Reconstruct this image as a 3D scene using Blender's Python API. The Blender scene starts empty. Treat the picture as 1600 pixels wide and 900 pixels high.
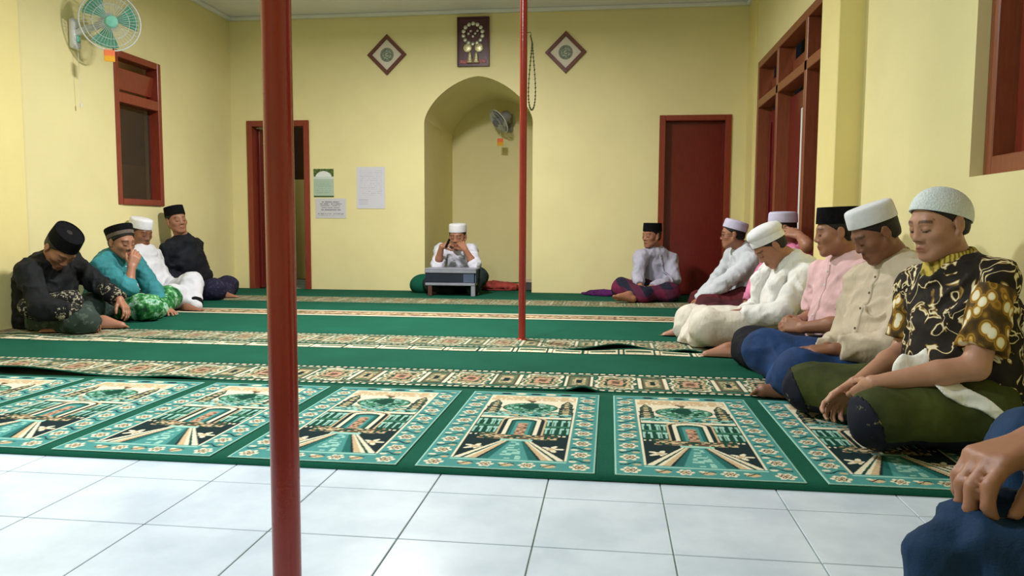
import bpy, bmesh, math, random
import numpy as np
from mathutils import Vector, Matrix
from mathutils.geometry import tessellate_polygon

# ---------------------------------------------------------------- camera, light, exposure
SC = bpy.context.scene
COL = SC.collection
EYE = 0.69                                    # a phone held by somebody seated on the floor
FPX, PIT, YAW, ROL = 1196.68, .0817, .1263, .0048
_cy, _sy, _cp, _sp = math.cos(YAW), math.sin(YAW), math.cos(PIT), math.sin(PIT)
FW = np.array([-_sy*_cp, _cy*_cp, -_sp]); _r0 = np.array([_cy, _sy, 0.]); _u0 = np.cross(_r0, FW)
RT = math.cos(ROL)*_r0 + math.sin(ROL)*_u0
UP = -math.sin(ROL)*_r0 + math.cos(ROL)*_u0
cam_data = bpy.data.cameras.new('camera'); cam = bpy.data.objects.new('camera', cam_data); COL.objects.link(cam)
cam_data.sensor_width = 36.0; cam_data.lens = 36.0*FPX/1600.0; cam_data.clip_start = .02
cam.matrix_world = Matrix(((RT[0], UP[0], -FW[0], 0), (RT[1], UP[1], -FW[1], 0), (RT[2], UP[2], -FW[2], EYE), (0, 0, 0, 1)))
SC.camera = cam

world = bpy.data.worlds.new('night'); SC.world = world; world.use_nodes = True
world.node_tree.nodes['Background'].inputs[0].default_value = (.02, .022, .03, 1)
world.node_tree.nodes['Background'].inputs[1].default_value = .3

def area_light(name, loc, sx, sy, power, color):
    l = bpy.data.lights.new(name, 'AREA'); l.shape = 'RECTANGLE'; l.size = sx; l.size_y = sy
    l.energy = power; l.color = color
    o = bpy.data.objects.new(name, l); o.location = loc; COL.objects.link(o)
    return o
area_light('ceiling_lamp_light', (-1.45, 5.15, 2.62), .30, .30, 126, (1.0, .955, .94))
area_light('ceiling_lamp_light', (-1.75, 1.95, 2.74), .30, .30, 84, (.88, .95, 1.0))
area_light('side_room_fill_light', (-3.3, 8.5, 2.35), .2, .2, 5, (1.0, .93, .8))  # added fill with no visible source, brightens the wall behind the open door
area_light('left_outside_fill_light', (-4.75, 6.6, 3.1), .3, .3, 16, (1.0, .84, .6))  # added fill outside, keeps the view through the left window from going black
area_light('right_outside_fill_light', (1.9, 6.0, 3.1), .3, .3, 6, (1.0, .86, .66))  # added fill beyond the right wall, brightens what shows past the door leaves

SC.view_settings.view_transform = 'Standard'; SC.view_settings.look = 'None'
SC.view_settings.gamma = 1.0; SC.view_settings.exposure = 0.10
try: SC.view_settings.use_curve_mapping = False
except Exception: pass

def ray(px, py): return FW + (px-800)/FPX*RT - (py-450)/FPX*UP
def A(px, py, Y): d = ray(px, py); return np.array([0, 0, EYE]) + d*(Y/d[1])          # a point at depth Y
def AX(px, py, X): d = ray(px, py); return np.array([0, 0, EYE]) + d*(X/d[0])         # a point on a side wall
def AZ(px, py, z=0.): d = ray(px, py); return np.array([0, 0, EYE]) + d*((z-EYE)/d[2])

# ---------------------------------------------------------------- materials
def lin(c):
    c = np.array(c, float)/255.
    return np.where(c <= .04045, c/12.92, ((c+.055)/1.055)**2.4)
def rgba(c): c = lin(c); return (float(c[0]), float(c[1]), float(c[2]), 1)

class NT:
    def __init__(s, name):
        s.m = bpy.data.materials.new(name); s.m.use_nodes = True; s.t = s.m.node_tree
        s.b = s.t.nodes['Principled BSDF']; s.tc = None
    def n(s, typ, **kw):
        nd = s.t.nodes.new(typ)
        for k, v in kw.items():
            if hasattr(nd, k): setattr(nd, k, v)
        return nd
    def link(s, a, b): s.t.links.new(a, b)
    def coord(s, out='Object', scale=None):
        if s.tc is None: s.tc = s.n('ShaderNodeTexCoord')
        o = s.tc.outputs[out]
        if scale is not None:
            mp = s.n('ShaderNodeMapping'); mp.inputs['Scale'].default_value = scale
            s.link(o, mp.inputs[0]); o = mp.outputs[0]
        return o
    def noise(s, scale, detail=4, rough=.5, co=None):
        nd = s.n('ShaderNodeTexNoise'); nd.inputs['Scale'].default_value = scale
        nd.inputs['Detail'].default_value = detail; nd.inputs['Roughness'].default_value = rough
        s.link(co if co is not None else s.coord(), nd.inputs['Vector']); return nd.outputs['Fac']
    def math(s, op, a, b=None):
        nd = s.n('ShaderNodeMath', operation=op)
        for i, v in enumerate((a, b)):
            if v is None: continue
            if isinstance(v, (int, float)): nd.inputs[i].default_value = v
            else: s.link(v, nd.inputs[i])
        return nd.outputs[0]
    def ramp(s, fac, stops, interp='LINEAR'):
        nd = s.n('ShaderNodeValToRGB'); cr = nd.color_ramp; cr.interpolation = interp
        while len(cr.elements) < len(stops): cr.elements.new(.5)
        for e, (p, c) in zip(cr.elements, stops): e.position = p; e.color = rgba(c)
        s.link(fac, nd.inputs[0]); return nd.outputs[0]
    def mix(s, fac, a, b, typ='MIX'):
        nd = s.n('ShaderNodeMixRGB', blend_type=typ)
        for i, v in ((0, fac), (1, a), (2, b)):
            if isinstance(v, (int, float)): nd.inputs[i].default_value = v
            elif isinstance(v, tuple): nd.inputs[i].default_value = rgba(v) if len(v) == 3 else v
            else: s.link(v, nd.inputs[i])
        return nd.outputs[0]
    def base(s, v):
        if isinstance(v, tuple): s.b.inputs['Base Color'].default_value = rgba(v)
        else: s.link(v, s.b.inputs['Base Color'])
    def bump(s, h, strength, dist=.01):
        nd = s.n('ShaderNodeBump'); nd.inputs['Strength'].default_value = strength; nd.inputs['Distance'].default_value = dist
        s.link(h, nd.inputs['Height']); s.link(nd.outputs[0], s.b.inputs['Normal'])
    def fin(s, rough=.7, spec=.5, metal=0., sheen=0.):
        s.b.inputs['Roughness'].default_value = rough; s.b.inputs['Specular IOR Level'].default_value = spec
        s.b.inputs['Metallic'].default_value = metal
        if sheen: s.b.inputs['Sheen Weight'].default_value = sheen
        return s.m

def plain(name, c, rough=.6, spec=.4, var=.06, nscale=6, bump=.0, bscale=60, metal=0.):
    t = NT(name)
    d = tuple(int(x*(1-var)) for x in c); l = tuple(min(255, int(x*(1+var))) for x in c)
    t.base(t.ramp(t.noise(nscale), [(.3, d), (.7, l)]))
    if bump: t.bump(t.noise(bscale, 3), bump, .004)
    return t.fin(rough, spec, metal)

def cloth(name, c, var=.10, rough=.85, weave=500, crease=.35):
    t = NT(name)
    d = tuple(int(x*(1-var)) for x in c); l = tuple(min(255, int(x*(1+var))) for x in c)
    t.base(t.ramp(t.noise(9, 3), [(.3, d), (.7, l)]))
    a = t.noise(16, 3, .55, t.coord('Object', (1, 1, .45)))
    b = t.noise(weave, 1)
    t.bump(t.math('ADD', a, t.math('MULTIPLY', b, .05)), crease, .022)
    return t.fin(rough, .2)

def vcol(name, rough=.9, spec=.2, bscale=350, bump=.3, dist=.003):
    t = NT(name); a = t.n('ShaderNodeVertexColor'); a.layer_name = 'col'
    t.base(a.outputs[0]); t.bump(t.noise(bscale, 2), bump, dist)
    return t.fin(rough, spec)

M = {}
def wall_paint(name, c):
    t = NT(name)
    d = tuple(int(x*.975) for x in c); l = tuple(min(255, int(x*1.015)) for x in c)
    t.base(t.ramp(t.noise(1.7, 5, .6), [(.3, d), (.7, l)]))
    t.bump(t.math('ADD', t.noise(3.5, 4), t.math('MULTIPLY', t.noise(90, 3), .12)), .14, .03)
    return t.fin(.55, .3)
M['wall'] = wall_paint('yellow_wall_paint', (236, 226, 170))
M['wall_pilaster'] = wall_paint('yellow_pilaster_paint', (236, 222, 154))
M['ceiling'] = plain('white_ceiling', (236, 236, 240), .8, .2, .02, 2)
M['cornice'] = plain('cornice_white', (232, 234, 236), .6, .3, .02)
M['outside_wall'] = plain('brown_outside_wall', (120, 96, 66), .8, .2, .1, 3)
M['inner_wall'] = plain('olive_inner_wall', (196, 186, 120), .7, .2, .05, 2)
def redwood(name, c, rough=.28):
    t = NT(name)
    d = tuple(int(x*.85) for x in c)
    t.base(t.ramp(t.noise(14, 4, .6, t.coord('Object', (6, 6, .6))), [(.3, d), (.75, c)]))
    t.bump(t.noise(40, 3, .5, t.coord('Object', (5, 5, .7))), .08, .004)
    return t.fin(rough, .5)
M['red_frame'] = redwood('brown_red_frame_paint', (148, 62, 44))
M['red_leaf'] = redwood('glossy_red_door_paint', (118, 38, 32), .22)
M['red_orange'] = redwood('orange_red_frame_paint', (150, 82, 54), .35)
M['red_wine'] = redwood('wine_red_panel_paint', (122, 34, 38), .25)
def pole_paint():
    t = NT('red_pole_paint')
    t.base(t.ramp(t.noise(6, 4, .6, t.coord('Object', (3, 3, .6))), [(.3, (150, 40, 35)), (.7, (172, 52, 40))]))
    sp = t.noise(260, 2)
    spots = t.math('GREATER_THAN', t.noise(190, 2, .6), .66)
    t.bump(t.math('ADD', t.math('MULTIPLY', sp, .12), spots), .9, .003)
    return t.fin(.18, .6)
M['pole'] = pole_paint()
def tile_mat():
    t = NT('white_glazed_tile')
    inf = t.n('ShaderNodeObjectInfo')
    mp = t.n('ShaderNodeVectorMath', operation='ADD')
    sc = t.n('ShaderNodeVectorMath', operation='SCALE'); sc.inputs['Scale'].default_value = 1.0
    t.link(inf.outputs['Location'], sc.inputs[0]); t.link(t.coord(), mp.inputs[0]); t.link(sc.outputs[0], mp.inputs[1])
    f = t.noise(5, 5, .6, mp.outputs[0])
    t.base(t.ramp(f, [(.35, (196, 208, 220)), (.6, (212, 223, 234)), (.8, (202, 212, 226))]))
    t.bump(t.noise(3, 2, .5, mp.outputs[0]), .03, .01)
    return t.fin(.22, .45)
M['tile'] = tile_mat()
M['grout'] = plain('grey_grout', (128, 140, 128), .9, .1, .15, 8)
def pile_mat():
    t = NT('green_carpet_pile')
    f = t.math('ADD', t.math('MULTIPLY', t.noise(220, 2), .5), t.math('MULTIPLY', t.noise(3, 4), .5))
    t.base(t.ramp(f, [(.3, (18, 74, 57)), (.7, (27, 93, 73))]))
    t.bump(t.noise(420, 2), .5, .004)
    return t.fin(.95, .10)
M['green'] = pile_mat()
M['woven'] = vcol('woven_carpet_pile', .95, .12, 420, .5, .004)
def skin_mat():
    t = NT('skin'); a = t.n('ShaderNodeVertexColor'); a.layer_name = 'col'
    t.base(t.mix(t.math('MULTIPLY', t.noise(60, 3), .25), a.outputs[0], (120, 70, 50)))
    t.bump(t.noise(260, 3), .06, .003)
    return t.fin(.48, .4)
M['skin'] = skin_mat()
M['hair'] = plain('black_hair', (26, 22, 21), .6, .35, .3, 90, .5, 300)
M['black_velvet'] = plain('black_velvet', (19, 19, 22), .95, .1, .25, 60, .2, 300)
M['white_cap'] = plain('white_cap_cloth', (226, 228, 234), .85, .2, .03, 30, .3, 260)
M['lilac_cap'] = plain('lilac_cap_cloth', (204, 200, 228), .85, .2, .03, 30, .3, 260)
M['grey_band'] = plain('grey_cap_band', (104, 92, 84), .9, .1, .1, 60, .2, 260)
def knit():
    t = NT('white_knit_cap')
    v = t.n('ShaderNodeTexVoronoi'); v.inputs['Scale'].default_value = 190; t.link(t.coord(), v.inputs['Vector'])
    t.base(t.ramp(v.outputs['Distance'], [(.1, (226, 234, 234)), (.9, (204, 214, 214))]))
    t.bump(v.outputs['Distance'], .5, .003)
    return t.fin(.9, .2)
M['knit'] = knit()

# ---------------------------------------------------------------- object helpers
def link(o, parent=None):
    COL.objects.link(o)
    if parent is not None: o.parent = parent
    return o
def tag(o, label=None, cat=None, group=None, kind=None):
    if label: o['label'] = label
    if cat: o['category'] = cat
    if group: o['group'] = group
    if kind: o['kind'] = kind
    return o
def thing(name, label, cat, loc=(0, 0, 0), rz=0., group=None):
    o = bpy.data.objects.new(name, None); o.empty_display_size = .05
    o.location = tuple(float(v) for v in loc); o.rotation_euler = (0, 0, rz); link(o)
    return tag(o, label, cat, group)
def struct(o): o['kind'] = 'structure'; return o
def np_mesh(name, V, F, mat, parent=None, smooth=True, col=None):
    """V n x 3 and F m x 4 (or m x 3) arrays -> one mesh object"""
    V = np.asarray(V, np.float32); F = np.asarray(F, np.int32); k = F.shape[1]
    me = bpy.data.meshes.new(name)
    me.vertices.add(len(V)); me.vertices.foreach_set('co', V.ravel())
    me.loops.add(F.size); me.loops.foreach_set('vertex_index', F.ravel())
    me.polygons.add(len(F)); me.polygons.foreach_set('loop_start', np.arange(0, F.size, k, dtype=np.int32))
    me.update(calc_edges=True)
    if smooth: me.polygons.foreach_set('use_smooth', np.ones(len(F), bool))
    if col is not None:
        at = me.color_attributes.new('col', 'FLOAT_COLOR', 'POINT')
        c = np.ones((len(V), 4), np.float32); c[:, :3] = col; at.data.foreach_set('color', c.ravel())
    me.materials.append(mat); me.validate()
    return link(bpy.data.objects.new(name, me), parent)
def bm_obj(name, bm, mat, parent=None, smooth=False, angle=None):
    me = bpy.data.meshes.new(name); bmesh.ops.recalc_face_normals(bm, faces=bm.faces[:])
    if smooth:
        for f in bm.faces: f.smooth = True
        if angle:
            for e in bm.edges:
                if len(e.link_faces) == 2 and e.calc_face_angle(0) > angle: e.smooth = False
    bm.to_mesh(me); bm.free(); me.materials.append(mat)
    return link(bpy.data.objects.new(name, me), parent)
def add_box(bm, lo, hi, bev=0., mtx=None, seg=1):
    lo = Vector([float(v) for v in lo]); hi = Vector([float(v) for v in hi])
    r = bmesh.ops.create_cube(bm, size=1.0); vs = r['verts']
    for v in vs: v.co = Vector(((lo[i]+hi[i])/2 + v.co[i]*(hi[i]-lo[i]) for i in range(3)))
    if bev > 0:
        es = list({e for v in vs for e in v.link_edges})
        rr = bmesh.ops.bevel(bm, geom=es, offset=bev, segments=seg, affect='EDGES', profile=.5)
        vs = list({v for f in rr['faces'] for v in f.verts} | {v for v in vs if v.is_valid})
    if mtx is not None:
        for v in vs: v.co = mtx @ v.co
    return vs
def box(name, lo, hi, mat, parent=None, bev=0., mtx=None, seg=1):
    bm = bmesh.new(); add_box(bm, lo, hi, bev, mtx, seg); return bm_obj(name, bm, mat, parent)
def frame_from(d, hint=(0, 0, 1)):
    d = Vector([float(v) for v in d]).normalized(); h = Vector(hint)
    x = h.cross(d)
    if x.length < 1e-4: x = Vector((1, 0, 0)).cross(d)
    x.normalize(); y = d.cross(x)
    return Matrix((x, y, d)).transposed()
def add_tube(bm, pts, r, n=8, closed=False, cap=True):
    pts = [Vector([float(c) for c in p]) for p in pts]; N = len(pts); rings = []
    rr = r if isinstance(r, (list, tuple)) else [r]*N
    prev = None
    for i, p in enumerate(pts):
        a = pts[(i-1) % N] if (closed or i > 0) else p; b = pts[(i+1) % N] if (closed or i < N-1) else p
        d = (b-a).normalized()
        if prev is None: fm = frame_from(d); x = fm.col[0].copy()
        else:
            x = prev - d*prev.dot(d)
            x = x.normalized() if x.length > 1e-6 else frame_from(d).col[0].copy()
        prev = x; y = d.cross(x)
        rings.append([bm.verts.new(p + (x*math.cos(t)+y*math.sin(t))*rr[i]) for t in [2*math.pi*k/n for k in range(n)]])
    M_ = N if closed else N-1
    for i in range(M_):
        A_, B_ = rings[i], rings[(i+1) % N]
        for k in range(n):
            try: bm.faces.new((A_[k], A_[(k+1) % n], B_[(k+1) % n], B_[k]))
            except ValueError: pass
    if cap and not closed:
        bm.faces.new(rings[0][::-1]); bm.faces.new(rings[-1])
def tube(name, pts, r, mat, parent=None, n=8, closed=False):
    bm = bmesh.new(); add_tube(bm, pts, r, n, closed); return bm_obj(name, bm, mat, parent, True, .9)
def add_lathe(bm, prof, n=32, rx=1., ry=1., mtx=None, cy=0.):
    rings = []
    for (r, z) in prof:
        rings.append([bm.verts.new((r*rx*math.cos(t), cy + r*ry*math.sin(t), z)) for t in [2*math.pi*k/n for k in range(n)]])
    for a, b in zip(rings[:-1], rings[1:]):
        for k in range(n): bm.faces.new((a[k], a[(k+1) % n], b[(k+1) % n], b[k]))
    bm.faces.new(rings[0][::-1]); bm.faces.new(rings[-1])
    if mtx is not None:
        for rg in rings:
            for v in rg: v.co = mtx @ v.co
def grid_mesh(name, Xs, Ys, Zf, Cf, mat, parent=None, thick=None):
    """a sheet over Xs x Ys; Zf, Cf give height and colour arrays"""
    X, Y = np.meshgrid(Xs, Ys, indexing='ij'); Z = Zf(X, Y)
    V = np.stack([X, Y, Z], -1).reshape(-1, 3); nx, ny = X.shape
    i = np.arange(nx*ny).reshape(nx, ny)
    F = np.stack([i[:-1, :-1], i[1:, :-1], i[1:, 1:], i[:-1, 1:]], -1).reshape(-1, 4)
    if thick:                                                     # a skirt down to the floor all round
        ring = np.concatenate([i[:, 0], i[-1, 1:], i[::-1, -1][1:], i[0, ::-1][1:-1]])
        W = V[ring].copy(); W[:, 2] -= thick; b = len(V)+np.arange(len(ring)); r2 = np.roll(ring, -1); b2 = np.roll(b, -1)
        V = np.concatenate([V, W]); F = np.concatenate([F, np.stack([ring, b, b2, r2], -1)])
    col = None
    if Cf is not None:
        col = Cf(X, Y).reshape(-1, 3)
        if thick: col = np.concatenate([col, col[ring]])
    return np_mesh(name, V, F, mat, parent, True, col)
# ---------------------------------------------------------------- the room
XL, XR, D, ZC, DN, YB = -3.962, 1.31, 7.722, 2.822, 9.14, -1.6
PB = Vector                                                       # shorthand
def panel_with_holes(name, outer, holes, to3, mat, depth_vec, depths, parent=None):
    """flat wall with holes: outer and holes are 2-D loops; each hole gets its reveal of the given depth"""
    loops = [[Vector((p[0], p[1], 0)) for p in outer]] + [[Vector((p[0], p[1], 0)) for p in h] for h in holes]
    tris = tessellate_polygon(loops); flat = [v for l in loops for v in l]
    bm = bmesh.new(); vs = [bm.verts.new(to3(v.x, v.y)) for v in flat]
    for t in tris:
        try: bm.faces.new([vs[i] for i in t])
        except ValueError: pass
    b = len(outer)
    for h, dep in zip(holes, depths):
        front = vs[b:b+len(h)]; b += len(h)
        back = [bm.verts.new(v.co + Vector(depth_vec)*dep) for v in front]
        for i in range(len(h)):
            j = (i+1) % len(h); bm.faces.new((front[i], front[j], back[j], back[i]))
    me = bpy.data.meshes.new(name)
    bm.normal_update(); bm.to_mesh(me); bm.free(); me.materials.append(mat)
    return struct(link(bpy.data.objects.new(name, me), parent))

# arch of the niche
ACX, AHW, ASP, AAP = -1.334, .555, 1.725, 2.180
def arch_loop(n=28):
    pts = [(ACX-AHW, 0.0)]
    for k in range(n+1):
        t = math.pi*(1-k/n); c, s = math.cos(t), math.sin(t); e = 2/1.62
        pts.append((ACX + AHW*math.copysign(abs(c)**e, c), ASP + (AAP-ASP)*abs(s)**e))
    pts.append((ACX+AHW, 0.0))
    return pts
ARCH = arch_loop()
DL = (-3.765, -3.135, 1.735); DR = (.492, 1.132, 1.742)           # clear openings behind the door frames
outer = [(XL-.2, 0), (DL[0], 0), (DL[0], DL[2]), (DL[1], DL[2]), (DL[1], 0)] + ARCH + [(DR[0], 0), (DR[0], DR[2]), (DR[1], DR[2]), (DR[1], 0), (XR+.2, 0), (XR+.2, ZC+.05), (XL-.2, ZC+.05)]
wb = panel_with_holes('wall_back', outer, [], lambda x, z: (x, D, z), M['wall'], (0, 1, 0), [])
# the niche behind the arch, its floor the room's own floor
bm = bmesh.new()
fr = [bm.verts.new((x, D, z)) for x, z in ARCH]; bk = [bm.verts.new((x, DN, z)) for x, z in ARCH]
for i in range(len(ARCH)-1):
    f = bm.faces.new((fr[i], fr[i+1], bk[i+1], bk[i])); f.smooth = 2 <= i <= len(ARCH)-4
bm.faces.new(bk)
o = bm_obj('wall_niche', bm, M['wall']); struct(o)

# reveals of the two door openings in the back wall
def door_reveal(name, x0, x1, z1, dep):
    bm = bmesh.new()
    for a, b in (((x0, 0), (x0, z1)), ((x0, z1), (x1, z1)), ((x1, z1), (x1, 0))):
        vs = [bm.verts.new(p) for p in ((a[0], D, a[1]), (b[0], D, b[1]), (b[0], D+dep, b[1]), (a[0], D+dep, a[1]))]; bm.faces.new(vs)
    return struct(bm_obj(name, bm, M['wall']))
door_reveal('wall_back_reveal', *DL, .14); door_reveal('wall_back_reveal', *DR, .14)

# left wall with its window, right wall with the tall door unit and the near window
W1 = (5.80, 6.44, .845, 2.085)
D3 = (4.66, 7.235, 0.0, 2.155)
W3 = (1.30, 3.035, .875, 2.00)
panel_with_holes('wall_left', [(YB, 0), (D+.15, 0), (D+.15, ZC+.05), (YB, ZC+.05)], [[(W1[0], W1[2]), (W1[1], W1[2]), (W1[1], W1[3]), (W1[0], W1[3])]],
                 lambda y, z: (XL, y, z), M['wall'], (-1, 0, 0), [.16])
panel_with_holes('wall_right', [(YB, 0), (D3[0], 0), (D3[0], D3[3]), (D3[1], D3[3]), (D3[1], 0), (D+.15, 0), (D+.15, ZC+.05), (YB, ZC+.05)],
                 [[(W3[0], W3[2]), (W3[1], W3[2]), (W3[1], W3[3]), (W3[0], W3[3])]],
                 lambda y, z: (XR, y, z), M['wall'], (1, 0, 0), [.16])
struct(box('wall_front', (XL-.2, YB-.1, 0), (XR+.2, YB, ZC+.05), M['wall']))
struct(box('ceiling', (XL-.2, YB-.1, ZC), (XR+.2, DN+.1, ZC+.08), M['ceiling']))
# pilasters standing opposite each other
struct(box('wall_right_pilaster', (1.178, 4.302, 0), (XR+.02, 4.652, ZC+.02), M['wall_pilaster'], None, .004))
struct(box('wall_left_pilaster', (XL-.02, 4.302, 0), (-3.83, 4.652, ZC+.02), M['wall_pilaster'], None, .004))
# shallow corner column beside the right hand door unit
struct(box('wall_right_corner', (XR-.018, 7.36, 0), (XR+.02, D+.02, ZC+.02), M['wall_pilaster'], None, .002))
# cornice
def cornice(name, lo, hi): return struct(box(name, lo, hi, M['cornice'], None, .008))
cornice('trim_1', (XL, D-.05, ZC-.035), (XR, D, ZC))
cornice('trim_2', (XL, YB, ZC-.035), (XL+.05, D-.05, ZC))
cornice('trim_3', (XR-.05, YB, ZC-.035), (XR, D-.05, ZC))

# floor: a grout bed with one tile object per tile
TS, TX, TY = .2995, -1.653, 1.893
floor = struct(box('floor', (XL-.2, YB-.1, -.08), (XR+.2, DN+.1, -.0035), M['grout']))
bm = bmesh.new(); g = .0016
add_box(bm, (g, g, -.006), (TS-g, TS-g, 0), .0012)
tile0 = bm_obj('tile', bm, M['tile'], floor)
i0 = math.floor((XL-TX)/TS); i1 = math.ceil((XR-TX)/TS)
first = True
for i in range(i0, i1):
    for j in range(-5, 2):
        o = tile0 if first else tile0.copy()
        if not first: link(o, floor)
        o.location = (TX+i*TS, TY+j*TS, 0); first = False

# ---- frames
def bar(bm, lo, hi, bev=.004): add_box(bm, lo, hi, bev)
def part_box(name, lo, hi, mat, parent, bev=.004): return box(name, lo, hi, mat, parent, bev)

# door_1, standing open onto a dim side room
def local(o, root):                                               # keep world shapes, hang them on a root that stands at the base
    return o
d1 = struct(thing('door_1', 'dark red door frame at the left of the back wall, open to a dim room', 'door'))
fx = .055
part_box('jamb', (DL[0]-.025, D-.018, 0), (DL[0]+.035, D+.10, DL[2]+.03), M['red_frame'], d1)
part_box('jamb', (DL[1]-.035, D-.018, 0), (DL[1]+.025, D+.10, DL[2]+.03), M['red_frame'], d1)
part_box('lintel', (DL[0]+.035, D-.018, DL[2]-.03), (DL[1]-.035, D+.10, DL[2]+.03), M['red_frame'], d1)
mt = Matrix.Translation((DL[0]+.045, D+.10, 0)) @ Matrix.Rotation(math.radians(78), 4, 'Z')
lf = box('door_leaf', (0, -.02, .01), (.56, .018, DL[2]-.04), M['red_leaf'], d1, .004, mt)
box('handle', (.48, -.05, .84), (.53, -.02, .86), M['cornice'], lf, .004, mt)
# the side room seen through it
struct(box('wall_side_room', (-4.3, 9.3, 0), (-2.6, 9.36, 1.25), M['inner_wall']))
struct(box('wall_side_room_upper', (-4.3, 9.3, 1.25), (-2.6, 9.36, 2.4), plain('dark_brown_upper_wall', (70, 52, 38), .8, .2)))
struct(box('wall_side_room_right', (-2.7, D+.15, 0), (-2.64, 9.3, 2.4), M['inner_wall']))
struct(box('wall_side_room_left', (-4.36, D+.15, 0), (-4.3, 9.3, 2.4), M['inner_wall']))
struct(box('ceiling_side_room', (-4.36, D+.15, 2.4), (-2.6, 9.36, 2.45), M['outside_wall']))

d2 = struct(thing('door_2', 'closed glossy dark red door in a red frame at the right of the back wall', 'door'))
part_box('jamb', (DR[0]-.025, D-.018, 0), (DR[0]+.035, D+.10, DR[2]+.025), M['red_frame'], d2)
part_box('jamb', (DR[1]-.035, D-.018, 0), (DR[1]+.022, D+.10, DR[2]+.025), M['red_frame'], d2)
part_box('lintel', (DR[0]+.035, D-.018, DR[2]-.028), (DR[1]-.035, D+.10, DR[2]+.025), M['red_frame'], d2)
lf = part_box('door_leaf', (DR[0]+.035, D+.075, .008), (DR[1]-.035, D+.11, DR[2]-.028), M['red_leaf'], d2, .003)

# window_1 in the left wall
w1 = struct(thing('window_1', 'narrow red framed window with a louvre top in the left wall', 'window'))
y0, y1, z0, z1 = W1; f = .05
x0, x1 = XL-.10, XL+.012
part_box('jamb', (x0, y0, z0), (x1, y0+f, z1), M['red_frame'], w1)
part_box('jamb', (x0, y1-f, z0), (x1, y1, z1), M['red_frame'], w1)
part_box('head', (x0, y0+f, z1-.055), (x1, y1-f, z1), M['red_frame'], w1)
part_box('sill', (x0, y0+f, z0), (x1+.006, y1-f, z0+.05), M['red_frame'], w1)
part_box('transom', (x0, y0+f, 1.672), (x1, y1-f, 1.755), M['red_frame'], w1)
mt = Matrix.Translation((XL-.05, (y0+y1)/2, 1.875)) @ Matrix.Rotation(math.radians(10), 4, 'Y')
box('louvre_board', (-.01, -(y1-y0)/2+f, -.085), (.012, (y1-y0)/2-f, .085), M['red_frame'], w1, .003, mt)
gl = NT('dark_window_glass'); gl.base((206, 196, 180)); gl.b.inputs['Transmission Weight'].default_value = .95; gl.b.inputs['IOR'].default_value = 1.02
M['glass'] = gl.fin(.0, .3)
part_box('pane', (XL-.085, y0+f, z0+.05), (XL-.081, y1-f, 1.672), M['glass'], w1, 0)
struct(box('wall_neighbour_left', (XL-1.2, 4.2, 0), (XL-1.1, 9.0, 3.2), M['outside_wall']))
struct(box('trim_4', (XL-1.1, 7.1, 0), (XL-1.04, 8.3, 1.30), plain('pale_brown_plinth', (150, 124, 84), .8, .2)))

# door_3: tall unit with transoms in the right wall, running behind the pilaster
d3 = struct(thing('door_3', 'tall red door unit with open transoms in the right wall beyond the pilaster', 'door'))
ya, yb, zt = D3[0], D3[1], D3[3]; x0, x1 = XR-.012, XR+.12
MU = [(5.47, 5.535), (6.375, 6.44)]
part_box('jamb', (x0, yb-.06, 0), (x1, yb, zt), M['red_orange'], d3)
part_box('head', (x0, ya, zt-.06), (x1, yb-.06, zt), M['red_orange'], d3)
part_box('transom', (x0, ya, 1.745), (x1, yb-.06, 1.815), M['red_orange'], d3)
for a, b in MU:
    part_box('mullion', (x0, a, 0), (x1, b, zt-.06), M['red_orange'], d3)
bays = [(ya, MU[0][0]), (MU[0][1], MU[1][0]), (MU[1][1], yb-.06)]
for k, (a, b) in enumerate(bays):
    part_box('transom_board', (x1-.02, a, 1.815), (x1, b, zt-.17), M['red_orange'], d3)
    if k == 1:
        lf = part_box('door_leaf', (x1-.035, a+.42, .01), (x1, b, 1.70), M['red_leaf'], d3)
        part_box('light_gap_strip', (x1-.045, a+.385, .01), (x1-.01, a+.42, 1.56), M['cornice'], lf, .002)  # pale strip whose colour stands for light in the gap between the leaves
        lf = part_box('door_leaf', (x1-.02, a, .01), (x1+.01, a+.385, 1.42), M['red_frame'], d3)
    else:
        lf = part_box('door_leaf', (x1-.035, a, .01), (x1, b, 1.70 if k else 1.745), M['red_wine'], d3)
        part_box('moulding', (x1-.052, a+.10, .12), (x1-.035, a+.14, 1.60), M['red_wine'], lf, .004)
        part_box('moulding', (x1-.052, b-.14, .12), (x1-.035, b-.10, 1.60), M['red_wine'], lf, .004)
struct(box('wall_neighbour_right', (XR+.9, 3.6, 0), (XR+1.0, 9.6, 3.2), M['inner_wall']))

# window_3: the near window in the right wall, mostly outside the frame
w3 = struct(thing('window_2', 'brown red framed window recessed in the right wall near the camera', 'window'))
y0, y1, z0, z1 = W3; x0, x1 = XR+.045, XR+.15
part_box('jamb', (x0, y1-.06, z0), (x1, y1, z1), M['red_orange'], w3)
part_box('jamb', (x0, y0, z0), (x1, y0+.06, z1), M['red_orange'], w3)
part_box('sill', (x0, y0+.06, z0), (x1, y1-.06, z0+.07), M['red_orange'], w3)
part_box('head', (x0, y0+.06, z1-.07), (x1, y1-.06, z1), M['red_orange'], w3)
part_box('mullion', (x0, 2.12, z0+.07), (x1, 2.18, z1-.07), M['red_orange'], w3)
s = part_box('sash', (x1-.03, 2.18, z0+.07), (x1, y1-.06, z1-.07), M['red_frame'], w3)
part_box('sash', (x1-.03, y0+.06, z0+.07), (x1, 2.12, z1-.07), M['red_frame'], w3)

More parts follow.
